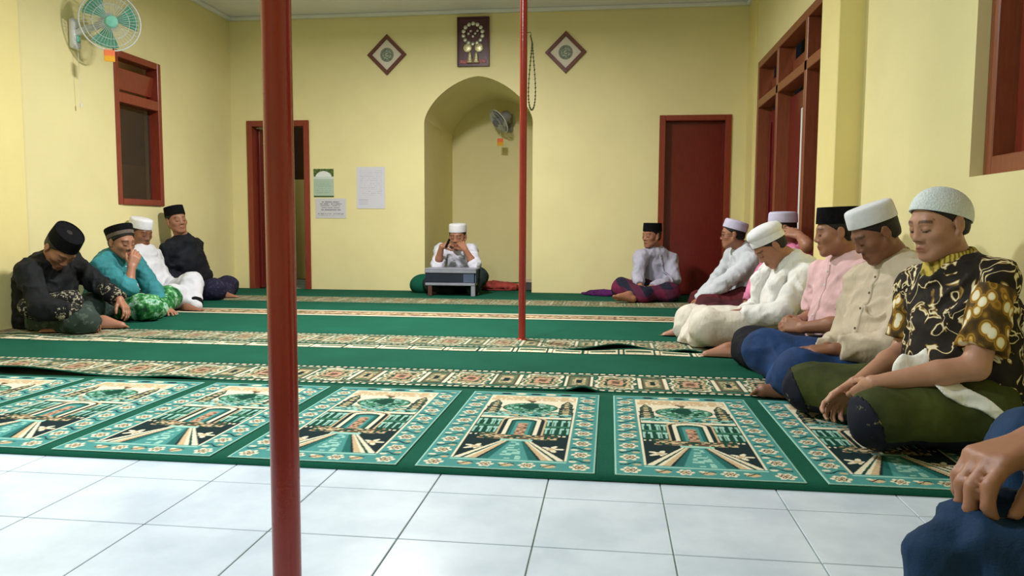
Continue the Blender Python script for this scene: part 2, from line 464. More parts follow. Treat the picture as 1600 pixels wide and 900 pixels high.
# ---- the two steel posts carrying the ceiling
def post(name, x, y, r, label):
    t = thing(name, label, 'pole', (x, y, 0), 0, 'red steel posts')
    bm = bmesh.new(); add_tube(bm, [(0, 0, 0.004)]+[(0, 0, z) for z in np.linspace(.05, ZC, 12)], r, 40)
    bm_obj('shaft', bm, M['pole'], t, True, .9)
    bm = bmesh.new(); add_lathe(bm, [(r*1.0, .004), (r*1.5, .004), (r*1.45, .014), (r*1.02, .02)], 32); bm_obj('base_collar', bm, M['pole'], t, True, .7)
    return t
p1 = A(440, 450, 1.085)
post('steel_post', p1[0], p1[1], .0215, 'thick red painted steel post standing on the white tiles close to the camera')
p2 = AZ(815.5, 533)
POLE2 = (p2[0], p2[1])
post('steel_post', p2[0], p2[1], .0212, 'thin red steel post standing on the green carpet in mid room')

# ---- carpets
def hsh(a, b, s=0): return np.mod(np.sin(a*12.9898 + b*78.233 + s*37.7)*43758.5453, 1.0)
C = {k: lin(v) for k, v in dict(green=(16, 80, 60), teal=(74, 140, 134), tealD=(34, 96, 90), mint=(150, 194, 178), cream=(224, 214, 186), tan=(196, 170, 132),
     navy=(22, 42, 44), dgreen=(16, 66, 52), mgreen=(58, 118, 88), brown=(104, 80, 62), olive=(92, 112, 84), rose=(186, 146, 118)).items()}
def paint(col, mask, c): col[mask] = C[c]
def rosette(col, U, V, cu, cv, s, c1='cream', c2='tan'):
    x, y = (U-cu)/s, (V-cv)/s; r = np.hypot(x, y); t = np.arctan2(y, x)
    lobes = .62+.38*np.abs(np.cos(3*t))
    paint(col, r < lobes, c1); paint(col, (r < .62*lobes) & (r > .42*lobes), 'navy'); paint(col, r < .36, c2); paint(col, r < .16, 'navy')
def leafs(col, U, V, cu, cv, s, flip):
    x, y = (U-cu)/s, (V-cv)/s*flip
    paint(col, (np.abs(y-.5*np.sin(2.2*x)) < .16) & (np.abs(x) < 1.1), 'navy')
    for q, c in ((-.75, 'cream'), (.7, 'tan')):
        paint(col, (((x-q)/.42)**2 + ((y+.35*np.sign(q))/.26)**2) < 1, c)
PW, PL = .508, .985                                              # one prayer place
def prayer_colours(U, V):
    """the woven prayer place; U across, V from the near edge to the far edge"""
    col = np.empty(U.shape+(3,)); col[:] = C['teal']
    u = U-PW/2; e = np.minimum(np.minimum(U, PW-U), np.minimum(V, PL-V))
    B, BN, BF = .082, .082, .055
    # flowers of the border
    for cv in np.arange(.045, PL, .118):
        for cu in (B/2+.004, PW-B/2-.004):
            rosette(col, U, V, cu, cv, .030)
            leafs(col, U, V, cu, cv+.059, .028, 1 if cu < .2 else -1)
    for cu in np.arange(.135, PW-.08, .06):
        k = int(round((cu-.135)/.06))
        if k % 2: rosette(col, U, V, cu, BN/2+.002, .026)
        else:
            paint(col, (((U-cu)/.020)**2 + ((V-BN/2)/.014)**2) < 1, 'tan'); leafs(col, U, V, cu, BN/2+.006, .02, 1)
        paint(col, (((U-cu)/.022)**2 + ((V-(PL-BF/2))/.013)**2) < 1, 'cream' if k % 2 else 'navy')
    inn = (U > B) & (U < PW-B) & (V > BN) & (V < PL-BF)
    w = PW/2-B; v = V-BN; L = PL-BN-BF                           # inner field: |u|<w, 0<v<L
    n1 = hsh(np.floor(U/.010), np.floor(V/.010)); n2 = hsh(np.floor(U/.016), np.floor(V/.012), 3)
    def P(m, c): paint(col, inn & m, c)
    P(v > -1, 'cream'); P(v > .86*L, 'cream'); P((v > .90*L) & (n1 > .2), 'tan')
    au = np.abs(u)
    # road spreading to the near corners, dark corners with a flower
    P(v < .262*L, 'navy')
    k = (.262*L-v)/(.262*L)                                      # 0 at the apex, 1 at the near edge
    edge = .035 + k*(w-.035)
    P((v < .262*L) & (au < edge), 'cream'); P((v < .262*L) & (au < edge*.90-.004), 'dgreen'); P((v < .262*L) & (au < edge*.83-.004), 'cream')
    P((v < .262*L) & (au < edge*.74-.003), 'tan'); P((v < .262*L) & (au < edge*.60-.002), 'navy'); P((v < .262*L) & (au < edge*.54-.002), 'tealD')
    P((v < .262*L) & (au < edge*.36), 'teal'); P((v < .25*L) & (au < edge*.22) & (n2 > .55), 'mint')
    for sg in (-1, 1):
        x, y = (u-sg*.118)/.040, (v-.150*L)/.035; r = np.hypot(x, y); t = np.arctan2(y, x)
        P((v < .262*L) & (au > edge+.006) & (r < .35+.65*np.abs(np.cos(2.5*t))**2), 'cream'); P((au > edge+.006) & (v < .262*L) & (r < .3), 'tan')
    P((np.abs(v-.262*L+.008) < .012) & (au < .05), 'mint')
    # foliage band
    fb = (v > .262*L) & (v < .335*L)
    P(fb, 'dgreen'); P(fb & (n1 > .45) & (au < .13), 'tan'); P(fb & (n1 > .78), 'brown'); P(fb & (au > .13), 'navy'); P(fb & (au > .13) & (np.mod(u, .018) < .009) & (np.abs(v-.32*L) < .006), 'cream')
    # facade with windows
    fa = (v > .335*L) & (v < .575*L)
    P(fa, 'dgreen')
    for row in (.352, .470):
        for cu in (.098, .146):
            wy = (v-row*L)/(.085*L); m = fa & (np.abs(au-cu) < .018) & (wy > 0) & (wy < 1)
            P(m, 'mint'); P(m & (np.abs(au-cu) < .0025), 'dgreen'); P(m & (np.abs(np.mod(np.abs(au-cu), .012)-.006) < .002) & (wy < .7), 'dgreen')
    P(fa & (np.abs(v-.455*L) < .006), 'mgreen')
    for hw, top, c in ((.078, .60, 'tan'), (.070, .59, 'navy'), (.058, .585, 'cream'), (.045, .56, 'dgreen'), (.036, .545, 'tealD'), (.028, .53, 'teal'), (.018, .50, 'rose')):
        t0 = top*L-hw*.55
        P((v > .325*L) & (au < hw) & ((v < t0) | ((au/hw)**2 + ((v-t0)/(hw*.55))**2 < 1)), c)
    P((v > .335*L) & (v < .49*L) & (au < .017) & (n1 > .6), 'brown')
    # parapet
    pa = (v > .60*L) & (v < .700*L); P(pa & (au < w*.98), 'teal'); P(pa & (n2 > .45), 'mint'); P(pa & (n1 > .72), 'dgreen'); P(pa & (n2 < .12), 'tan')
    P((np.abs(v-.60*L) < .005) & (au > .075), 'cream')
    # dome and minarets
    d = (u/.098)**2 + ((v-.765*L)/(.082*L))**2
    P((d < 1.12) & (v > .69*L), 'navy'); P((d < 1) & (v > .695*L), 'mgreen'); P((d < .9) & (v > .70*L) & (n1 > .62), 'mint'); P((d < .5) & (n2 > .6), 'dgreen'); P((u/.03)**2+((v-.79*L)/.05)**2 < 1, 'dgreen')
    P((au < .008) & (v > .84*L) & (v < .895*L), 'mgreen'); P((((u)/.014)**2 + ((v-.885*L)/.012)**2 < 1), 'brown'); P((((u+.016)/.008)**2 + ((v-.900*L)/.008)**2 < 1), 'brown')
    for sg in (-1, 1):
        x = np.abs(u-sg*.135)
        mn = (v > .66*L) & (v < .90*L); hw = np.where(v < .76*L, .022, np.where(v < .84*L, .018, .018*(.90*L-v)/(.06*L)))
        P(mn & (x < hw+.003), 'navy'); P(mn & (x < hw) & (np.mod(v, .034) < .017), 'olive'); P(mn & (x < hw*.5) & (np.mod(v, .034) > .014) & (n1 > .3), 'tan'); P(mn & (x < .03) & (np.abs(v-.765*L) < .007), 'navy')
    # lines framing the field and the whole place
    q = np.minimum(w-au, np.minimum(v, L-v))
    P((q < .010), 'cream'); P((q < .013) & (q > .010) & (v < .7*L), 'navy')
    paint(col, inn & (v < .012) , 'teal'); paint(col, (np.abs(v) < .004) & (au < w), 'mint')
    paint(col, e < .006, 'mint')
    j = .93+.14*hsh(np.floor(U/.004), np.floor(V/.004), 7)
    return col*j[..., None]

rowA = thing('prayer_carpet', 'green prayer carpet of joined mosque patterned places nearest the white tiles', 'carpet', (0, 2.035, 0))
def ripple(x, k): return np.sin(x*2.3+k)*.5 + np.sin(x*5.1+2*k)*.3 + np.sin(x*9.7+k*k)*.2
xs = np.linspace(-3.93, 1.18, 160); ys = np.linspace(0, 1.075, 14)
def zA(X, Y): return .0075 + .0025*np.clip(ripple(X, .7), 0, 1)*np.exp(-Y/.05) + .002*np.exp(-(1.075-Y)/.05)
grid_mesh('base_cloth', xs, ys, zA, None, M['green'], rowA, .0065)
us = np.linspace(0, PW, 150); vs = np.linspace(0, PL, 290)
pan0 = grid_mesh('prayer_place', us, vs, lambda X, Y: 0*X + .0028, lambda X, Y: prayer_colours(X, Y), M['woven'], rowA, .002)
PITCH = .5623
for k in range(-7, 2):
    o = pan0 if k == -7 else link(pan0.copy(), rowA)
    o.location = (-.0035 - PITCH/2 + PITCH*k + (PITCH-PW)/2 + PITCH/2, .036, .0082 + .00002*(k+7))

def band_colours(U, V, Wd):
    """patterned border strip: U along, V across 0..Wd"""
    col = np.empty(U.shape+(3,)); col[:] = lin((52, 112, 92)); s = Wd/2
    per = .318; x = np.mod(U, per)-per/2; y = V-s
    n1 = hsh(np.floor(U/.009), np.floor(V/.012)); paint(col, n1 > .72, 'olive'); paint(col, n1 > .9, 'tan'); paint(col, n1 < .1, 'navy')
    xm = np.mod(U+per/2, per)-per/2
    # medallion
    r = np.maximum(np.abs(x)/.080, np.abs(y)/(s*.66)); r2 = np.hypot(x/.085, y/(s*.70))
    m = np.minimum(r, r2*1.02)
    m = m*(1+.10*np.sin(6*np.arctan2(y, x))) + .10*(n1-.5)
    for lim, c in ((1.10, 'dgreen'), (1.0, 'cream'), (.88, 'olive'), (.74, 'tan'), (.60, 'dgreen'), (.44, 'rose'), (.22, 'brown')): paint(col, m < lim, c)
    # box with bars
    b = np.maximum(np.abs(xm)/.062, np.abs(y)/(s*.62))
    paint(col, b < 1.1, 'dgreen'); paint(col, (b < 1.0) & (np.abs(xm) > .048), 'cream'); paint(col, (b < 1) & (np.abs(xm) < .044), 'brown'); paint(col, (np.abs(xm) < .038) & (np.abs(y) < s*.54), 'olive')
    paint(col, (np.abs(xm) < .030) & (np.abs(y) < s*.40) & (n1 > .4), 'tan'); paint(col, (np.abs(xm) < .012) & (np.abs(y) < s*.2), 'navy')
    # dashed selvedges
    for q in (V, Wd-V):
        paint(col, q < .026, 'dgreen'); paint(col, (q > .006) & (q < .022) & (np.mod(U, .034) < .020), 'cream'); paint(col, (q > .028) & (q < .036), 'brown')
    return col*(.92+.16*hsh(np.floor(U/.005), np.floor(V/.005), 5))[..., None]
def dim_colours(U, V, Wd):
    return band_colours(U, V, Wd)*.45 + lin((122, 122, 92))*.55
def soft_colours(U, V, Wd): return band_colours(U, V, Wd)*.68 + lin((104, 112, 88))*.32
def line_colours(U, V, Wd):
    col = np.empty(U.shape+(3,)); col[:] = lin((140, 120, 92)); n1 = hsh(np.floor(U/.02), np.floor(V/.02))
    paint(col, n1 > .6, 'tan'); paint(col, n1 < .22, 'brown'); paint(col, (n1 > .4) & (n1 < .5), 'olive')
    q = np.minimum(V, Wd-V); paint(col, q < .045, 'cream'); paint(col, (q < .075) & (q > .045), 'brown')
    return col
def strip_colours(U, V, Wd):
    col = np.empty(U.shape+(3,)); col[:] = C['cream']; n1 = hsh(np.floor(U/.006), np.floor(V/.02))
    x = np.mod(U, .19); paint(col, n1 > .85, 'tan')
    paint(col, (x < .012), 'dgreen'); paint(col, (x > .03) & (x < .036), 'dgreen'); q = np.minimum(V, Wd-V)
    paint(col, (np.abs(V-Wd*.62) < Wd*.16) & (x > .045) & (x < .182), 'olive'); paint(col, (np.abs(V-Wd*.66) < Wd*.05) & (x > .05) & (x < .176), 'dgreen')
    paint(col, q < .012, 'dgreen')
    return col
def runner(label, y0, y1, bands, zf, nx=520):
    t = thing('carpet_runner', label, 'carpet', (0, y0, 0), 0, 'green carpet runners')
    xs = np.linspace(-3.94, 1.29, nx//3); L = y1-y0
    # plain pile between the bands
    cuts = [0]+[c for b in bands for c in (b[0]-y0, b[1]-y0)]+[L]
    for a, b in zip(cuts[0::2], cuts[1::2]):
        if b-a < .004: continue
        grid_mesh('plain_field', xs, np.linspace(a, b, 14 if b-a > .1 else 3), lambda X, Y: zf(X, Y+y0), None, M['green'], t, .006)
    for (a, b, fn, ny) in bands:
        grid_mesh('border_band', np.linspace(-3.94, 1.29, nx), np.linspace(a-y0, b-y0, ny), lambda X, Y: zf(X, Y+y0)+.0006, lambda X, Y: fn(X+3.94, Y-(a-y0), b-a), M['woven'], t, .006)
    return t
def bumpw(x, c, w): return np.exp(-((x-c)/w)**2)
def zB(X, Y):
    near = np.exp(-(Y-3.125)/.06); far = np.exp(-(4.165-Y)/.07)
    lift = .030*bumpw(X, -2.62, .30)+.034*bumpw(X, -3.4, .35)+.012*bumpw(X, -1.9, .15)+.018*bumpw(X, -.1, .05)+.006*np.clip(ripple(X, 2.), 0, 1)
    wav = .020*(.5+.5*np.sin(X*8.3+1.2*np.sin(X*2.1)))*(.55+.45*np.sin(X*1.3+.6))
    return .0105 + lift*near + wav*far
runner('plain green carpet runner with a medallion border behind the mosque patterned prayer places', 3.118, 4.168,
       [(3.128, 3.50, band_colours, 60), (4.035, 4.160, strip_colours, 24)], zB, 1000)
def zC(X, Y):
    return .0095 + np.exp(-(Y-4.20)/.09)*(.030*bumpw(X, .06, .16)+.014*bumpw(X, .42, .08)+.005*np.clip(ripple(X, 1.1), 0, 1))
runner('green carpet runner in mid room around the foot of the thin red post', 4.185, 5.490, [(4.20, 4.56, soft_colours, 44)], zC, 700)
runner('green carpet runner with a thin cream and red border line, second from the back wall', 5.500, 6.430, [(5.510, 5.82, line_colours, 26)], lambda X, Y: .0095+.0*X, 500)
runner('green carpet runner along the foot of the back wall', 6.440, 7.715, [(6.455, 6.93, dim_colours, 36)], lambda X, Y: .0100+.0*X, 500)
nc = thing('carpet_runner', 'green carpet piece lying inside the niche under the seated speaker', 'carpet', (ACX, 7.73, 0), 0, 'green carpet runners')
grid_mesh('plain_field', np.linspace(-.54, .54, 24), np.linspace(0, 1.38, 20), lambda X, Y: .0098+0*X, None, M['green'], nc, .007)
# ---------------------------------------------------------------- bodies: smooth distance fields turned into one surface
f32 = np.float32
_rng = np.random.RandomState(7); _LAT = _rng.rand(32, 32, 32).astype(f32)
def vnoise(P, seed=0):
    P = P + f32(seed*7.31 + 100); i = np.floor(P).astype(np.int32); f = (P-i).astype(f32); f = f*f*(3-2*f); i &= 31; j = (i+1) & 31
    a, b, c = f[:, 0], f[:, 1], f[:, 2]
    L = _LAT
    x00 = L[i[:, 0], i[:, 1], i[:, 2]]*(1-a) + L[j[:, 0], i[:, 1], i[:, 2]]*a
    x10 = L[i[:, 0], j[:, 1], i[:, 2]]*(1-a) + L[j[:, 0], j[:, 1], i[:, 2]]*a
    x01 = L[i[:, 0], i[:, 1], j[:, 2]]*(1-a) + L[j[:, 0], i[:, 1], j[:, 2]]*a
    x11 = L[i[:, 0], j[:, 1], j[:, 2]]*(1-a) + L[j[:, 0], j[:, 1], j[:, 2]]*a
    return (x00*(1-b)+x10*b)*(1-c) + (x01*(1-b)+x11*b)*c - f32(.5)
def v3(p): return np.asarray(p, f32)
def nrm(v): v = np.asarray(v, float); return v/max(np.linalg.norm(v), 1e-9)
def nm(P): return np.sqrt(np.einsum('ij,ij->i', P, P))
def smin(a, b, k):
    if k <= 0: return np.minimum(a, b)
    h = np.clip(.5+.5*(b-a)/k, 0, 1); return b*(1-h)+a*h-k*h*(1-h)
def smax(a, b, k): return -smin(-a, -b, k)
class Field:
    def __init__(s): s.p = []; s.sub = []; s.post = []
    def cone(s, a, b, ra, rb, k=.02, w=None, ws=1., cut=False, op='+'):
        s.p.append(('c', v3(a), v3(b), ra, rb, None if w is None else v3(nrm(w)), ws, cut, k, op)); return s
    def ball(s, c, r, k=.02, R=None, op='+'):
        r = np.array(r if hasattr(r, '__len__') else (r, r, r), f32)
        s.p.append(('e', v3(c), r, None if R is None else np.asarray(R, f32), k, op)); return s
    def group(s, g, c, R, k): s.sub.append((g, v3(c), R, k)); return s
    def __call__(s, P):
        d = None
        for q in s.p:
            if q[0] == 'c':
                _, a, b, ra, rb, w, ws, cut, k, op = q
                pa = P-a; ba = b-a
                if w is not None:
                    g = f32(1-1/ws); pa = pa - np.outer((pa@w)*g, w); ba = ba - (ba@w)*g*w
                bb = max(float(ba@ba), 1e-9); t = np.clip((pa@ba)/f32(bb), 0, 1)
                e = nm(pa - t[:, None]*ba) - (ra+(rb-ra)*t)
                if cut:
                    n = (b-a)/np.linalg.norm(b-a); e = np.maximum(e, (P-b)@n)
            else:
                _, c, r, R, k, op = q
                x = P-c
                if R is not None: x = x@R.T
                k0 = nm(x/r); k1 = nm(x/(r*r)); e = k0*(k0-1)/np.maximum(k1, 1e-6)
            if d is None: d = e
            elif op == '+': d = smin(d, e, k)
            else: d = smax(d, -e, k)
        for g, c, R, k in s.sub:
            dist = nm(P-c)-R; m = dist < .035; e = dist+.02
            if m.any(): e[m] = g(P[m])
            d = e if d is None else smin(d, e, k)
        for fn in s.post: d = fn(P, d)
        return d
    def bounds(s):
        lo = np.full(3, 1e9); hi = -lo
        for q in s.p:
            if q[-1] == '-': continue
            if q[0] == 'c':
                for c, r in ((q[1], q[3]), (q[2], q[4])):
                    r = r*max(1., q[6]); lo = np.minimum(lo, c-r); hi = np.maximum(hi, c+r)
            else: r = q[2].max(); lo = np.minimum(lo, q[1]-r); hi = np.maximum(hi, q[1]+r)
        for g, c, R, k in s.sub:
            a, b = g.bounds(); lo = np.minimum(lo, a); hi = np.maximum(hi, b)
        return lo-.03, hi+.03
class Shell:
    """a thin cloth lying on another field's surface inside a region"""
    def __init__(s, F, off, thk, region, c, r): s.F, s.off, s.thk, s.region, s.c, s.r = F, off, thk, region, np.asarray(c, float), r
    def bounds(s): return s.c-s.r, s.c+s.r
    def __call__(s, P): d = s.F(P)-f32(s.off); return np.maximum(np.maximum(d, -(d+s.thk)), s.region(P))
_CORN = np.array([(i, j, k) for i in (0, 1) for j in (0, 1) for k in (0, 1)])
_EDG = [(a, b) for a in range(8) for b in range(a+1, 8) if np.abs(_CORN[a]-_CORN[b]).sum() == 1]
def polygonise(F, h, lo=None, hi=None, slack=.010):
    a, b = F.bounds()
    lo = a if lo is None else np.maximum(a, lo); hi = b if hi is None else np.minimum(b, hi)
    nb = np.maximum(np.ceil((hi-lo)/(4*h)).astype(int), 2); n = nb*4
    bi = np.stack(np.meshgrid(*[np.arange(k) for k in nb], indexing='ij'), -1).reshape(-1, 3)
    dc = F((lo + (bi*4+1.5)*h).astype(f32))
    act = np.abs(dc) < (math.sqrt(3)*2*h*1.1 + slack)
    W = np.where(dc < 0, -1., 1.).astype(f32).reshape(nb)
    V6 = np.broadcast_to(W[:, None, :, None, :, None], (nb[0], 4, nb[1], 4, nb[2], 4)).copy()
    ab = bi[act]; off = np.stack(np.meshgrid(*[np.arange(4)]*3, indexing='ij'), -1).reshape(-1, 3)
    for s in range(0, len(ab), 4000):
        q = ab[s:s+4000]; P = (lo + (q[:, None, :]*4 + off[None])*h).reshape(-1, 3).astype(f32)
        V6[q[:, 0], :, q[:, 1], :, q[:, 2], :] = F(P).reshape(-1, 4, 4, 4)
    V = V6.reshape(n)
    S = V < 0
    c = np.zeros(np.array(n)-1, np.uint8)
    for i, j, k in _CORN: c += S[i:n[0]-1+i, j:n[1]-1+j, k:n[2]-1+k]
    cells = np.argwhere((c > 0) & (c < 8))
    idx = np.full(c.shape, -1, np.int32); idx[tuple(cells.T)] = np.arange(len(cells))
    vals = np.stack([V[tuple((cells+o).T)] for o in _CORN], 1)
    acc = np.zeros((len(cells), 3)); cnt = np.zeros(len(cells))
    for p, q in _EDG:
        m = (vals[:, p] < 0) != (vals[:, q] < 0); t = vals[m, p]/(vals[m, p]-vals[m, q])
        acc[m] += _CORN[p] + t[:, None]*(_CORN[q]-_CORN[p]); cnt[m] += 1
    verts = lo + (cells + acc/np.maximum(cnt, 1)[:, None])*h
    quads = []
    for ax in range(3):
        u, w = [(1, 2), (2, 0), (0, 1)][ax]
        sl0 = [slice(None)]*3; sl1 = [slice(None)]*3; sl0[ax] = slice(0, -1); sl1[ax] = slice(1, None)
        A0, A1 = S[tuple(sl0)], S[tuple(sl1)]; e = np.argwhere(A0 != A1)
        e = e[(e[:, u] > 0) & (e[:, w] > 0) & (e[:, u] < n[u]-1) & (e[:, w] < n[w]-1)]
        if not len(e): continue
        du = np.zeros(3, int); du[u] = 1; dw = np.zeros(3, int); dw[w] = 1
        q = np.stack([idx[tuple((e-du-dw).T)], idx[tuple((e-dw).T)], idx[tuple(e.T)], idx[tuple((e-du).T)]], 1)
        ins = A0[tuple(e.T)]; q[~ins] = q[~ins][:, ::-1]
        quads.append(q[(q >= 0).all(1)])
    return verts, np.concatenate(quads)

# ---- head, hands and feet
class Head:
    def __init__(s, c, face, up=(0, 0, 1), sc=1., jaw=1.):
        s.c = np.asarray(c, float); s.Y = nrm(face); s.X = nrm(np.cross(s.Y, nrm(up))); s.Z = np.cross(s.X, s.Y); s.s = sc; s.jaw = jaw
        s.R = np.stack([s.X, s.Y, s.Z])
    def w(s, x, y, z): return s.c + s.s*(x*s.X + y*s.Y + z*s.Z)
    def loc(s, P): return ((P-s.c)@s.R.T)/s.s
    def field(s, neck):
        g = Field(); S = s.s; R = s.R; j = s.jaw
        def B(x, y, z, r, k=.02, op='+'): g.ball(s.w(x, y, z), np.array(r)*S if hasattr(r, '__len__') else r*S, k*S, R, op)
        def K(a, b, ra, rb, k=.015, op='+'): g.cone(s.w(*a), s.w(*b), ra*S, rb*S, k*S, None, 1, False, op)
        B(0, -.014, .036, (.0745, .094, .082))
        B(0, .030, -.022, (.060*j, .058, .080), .03)
        for q in (-1, 1):
            K((q*.053*j, -.004, -.045), (q*.020*j, .060, -.090), .021, .018, .025)
            B(q*.043*j, .052, -.018, (.022, .022, .018), .022)
        B(0, .066, -.094, (.021, .018, .017), .022)
        K((-.032, .073, .026), (.032, .073, .026), .013, .013, .018)
        K((0, .080, .020), (0, .0945, -.020), .0075, .0105, .012)
        B(0, .0955, -.027, (.0125, .0115, .010), .008)
        for q in (-1, 1):
            B(q*.0150, .0885, -.031, (.0090, .011, .0078), .006)
            B(q*.031, .094, .006, (.017, .014, .011), .010, '-')
            B(q*.031, .0745, .004, (.0155, .0135, .0125), .004)
            K((q*.044, .070, .012), (q*.018, .081, .013), .0035, .0035, .004)
        B(0, .078, -.062, (.024, .014, .018), .014)
        for q in (-1, 1): K((0, .0905, -.056), (q*.020, .083, -.061), .0052, .0036, .004)
        K((-.014, .087, -.0675), (.014, .087, -.0675), .0060, .0060, .005)
        K((-.019, .094, -.0618), (.019, .094, -.0618), .0016, .0016, .002, '-')
        for q in (-1, 1):
            B(q*.0075, .095, -.037, (.004, .005, .003), .003, '-')
            B(q*.079, -.012, .002, (.0085, .019, .031), .006)
            B(q*.077, -.006, -.026, (.007, .010, .011), .006)
            B(q*.089, -.010, .004, (.0075, .011, .019), .004, '-')
        g.cone(s.w(0, -.022, -.045), neck, .050*S, .054, .03)
        return g
    def colours(s, V, col, tone):
        q = s.loc(V); x, y, z = q.T; inh = (np.abs(x) < .11) & (np.abs(y) < .13) & (np.abs(z) < .135)
        ax = np.abs(x)
        lips = inh & (y > .075) & (ax < .023) & (z > -.075) & (z < -.050) & (((ax/.024)**2 + ((z+.0622)/.0115)**2) < 1)
        col[lips] = col[lips]*np.array([.82, .60, .60])
        slit = inh & (y > .07) & (ax < .020) & (np.abs(z+.0618) < .0022); col[slit] *= .35
        ey = (z - .0275 - .004*np.sin(np.clip((ax-.012)/.038, 0, 1)*math.pi)); brow = inh & (y > .045) & (ax > .013) & (ax < .052) & (np.abs(ey) < .0052)
        col[brow] = col[brow]*.25 + np.array([.012, .009, .008])*.75
        lash = inh & (y > .055) & (np.abs(ax-.031) < .0145) & (np.abs(z - (-.0015-.0045*(1-((ax-.031)/.0145)**2))) < .0026)
        col[lash] = np.array([.018, .011, .009])
        st = inh & (y > .055) & (z < -.040) & (z > -.054) & (ax < .026) & ~lips; col[st] *= .80
        sock = inh & (y > .05) & (np.abs(ax-.031) < .019) & (np.abs(z-.004) < .014) & ~lash; col[sock] *= .88
        nos = inh & (y > .086) & (np.abs(ax-.0075) < .0045) & (z < -.033) & (z > -.040); col[nos] *= .35
    def hair(s, cropped=.0065):
        g = Field(); S = s.s
        g.ball(s.w(0, -.014, .036), np.array((.0745+cropped, .094+cropped, .082+cropped))*S, .01, s.R)
        g.ball(s.w(0, -.044, -.018), np.array((.060+cropped*.6, .050+cropped, .052))*S, .02*S, s.R)
        def cutf(P, d):
            q = s.loc(P); y, z = q[:, 1], q[:, 2]; ax = np.abs(q[:, 0])
            front = y - (.012 + np.clip(z-.018, 0, .06)*1.15 - np.clip(.018-z, 0, .1)*.35)
            low = -(z + .046 + np.clip(y+.02, 0, .1)*-.1)
            ear = .020-np.hypot(y+.010, z-.002)
            ear = np.where(ax > .05, ear, -1)
            return np.maximum(np.maximum(d, front*S), np.maximum(low*S, ear*S))
        g.post.append(cutf); return g

def hand_field(W, d, n, curl=.45, side=1, spread=.10, sc=1., thumb=.6):
    """W wrist, d wrist->knuckles, n palm normal; side = +1/-1 puts the thumb on d x n"""
    d = nrm(d); n = nrm(np.asarray(n, float)-np.dot(n, d)*d); t = np.cross(d, n)*side; W = np.asarray(W, float); g = Field()
    offs = (.028, .0095, -.009, -.026); ln = (.94, 1.03, .97, .80); kn = (.080, .084, .080, .073)
    for i in range(4):
        kc = W + sc*(d*kn[i] + t*offs[i]); ks = W + sc*(d*.004 + t*offs[i]*.55)
        g.cone(ks, kc, .0145*sc, .0115*sc, .012*sc)
        a = kc; ang = curl*(.75+.08*i); sp = spread*(1.2, .35, -.45, -1.3)[i]
        base = nrm(d + t*sp)
        for L, r0, r1, kk in ((.040, .0094, .0086, 1.), (.025, .0086, .0078, 1.1), (.020, .0078, .0066, .8)):
            dirn = base*math.cos(ang) + n*math.sin(ang); b = a + dirn*L*sc*ln[i]
            g.cone(a, b, r0*sc, r1*sc, .004*sc); a = b; ang += curl*kk
    a = W + sc*(d*.018 + t*.018 + n*.006); dirn = nrm(d*(1-thumb*.35) + t*thumb + n*.35)
    for L, r0, r1, tw in ((.040, .0140, .0110, 0), (.032, .0108, .0095, .35), (.026, .0095, .0074, .35)):
        dirn = nrm(dirn + d*tw*.6 - t*tw*.35 + n*curl*.15); b = a + dirn*L*sc; g.cone(a, b, r0*sc, r1*sc, .007*sc); a = b
    return g, W + d*.085*sc, .125*sc
def foot_field(An, toe, sole, sc=1., big=1):
    """An ankle, toe the tip of the foot, sole the outward normal of the sole; big = side of the big toe"""
    An = np.asarray(An, float); toe = np.asarray(toe, float); sole = nrm(sole); d = nrm((toe-An) - np.dot(toe-An, sole)*sole); t = np.cross(d, sole)*big
    g = Field(); L = .175*sc
    heel = An - d*.035*sc + sole*.045*sc; ball = An + d*(L-.055*sc) + sole*.052*sc
    g.cone(An, An+d*.02+sole*.02, .036*sc, .036*sc, .02); g.ball(heel, .031*sc, .025)
    for o, r in ((.020, .022), (-.002, .021), (-.024, .018)):
        g.cone(An + d*.02*sc + t*o*.5*sc + sole*.012*sc, ball + t*o*sc - sole*.006*sc, .030*sc, r*sc, .02*sc); g.cone(heel + t*o*.3*sc, ball + t*o*sc, .024*sc, .019*sc, .02*sc)
    for i in range(5):
        o = (.030, .012, -.003, -.017, -.030)[i]; r = (.0135, .0098, .0092, .0088, .0086)[i]; l = (.050, .048, .043, .036, .028)[i]
        a = ball + t*o*sc + sole*.002*sc; b = a + d*l*sc + sole*.004*sc
        g.cone(a, b, r*1.05*sc, r*sc, .006*sc)
    return g, An + d*.06*sc + sole*.03*sc, .165*sc

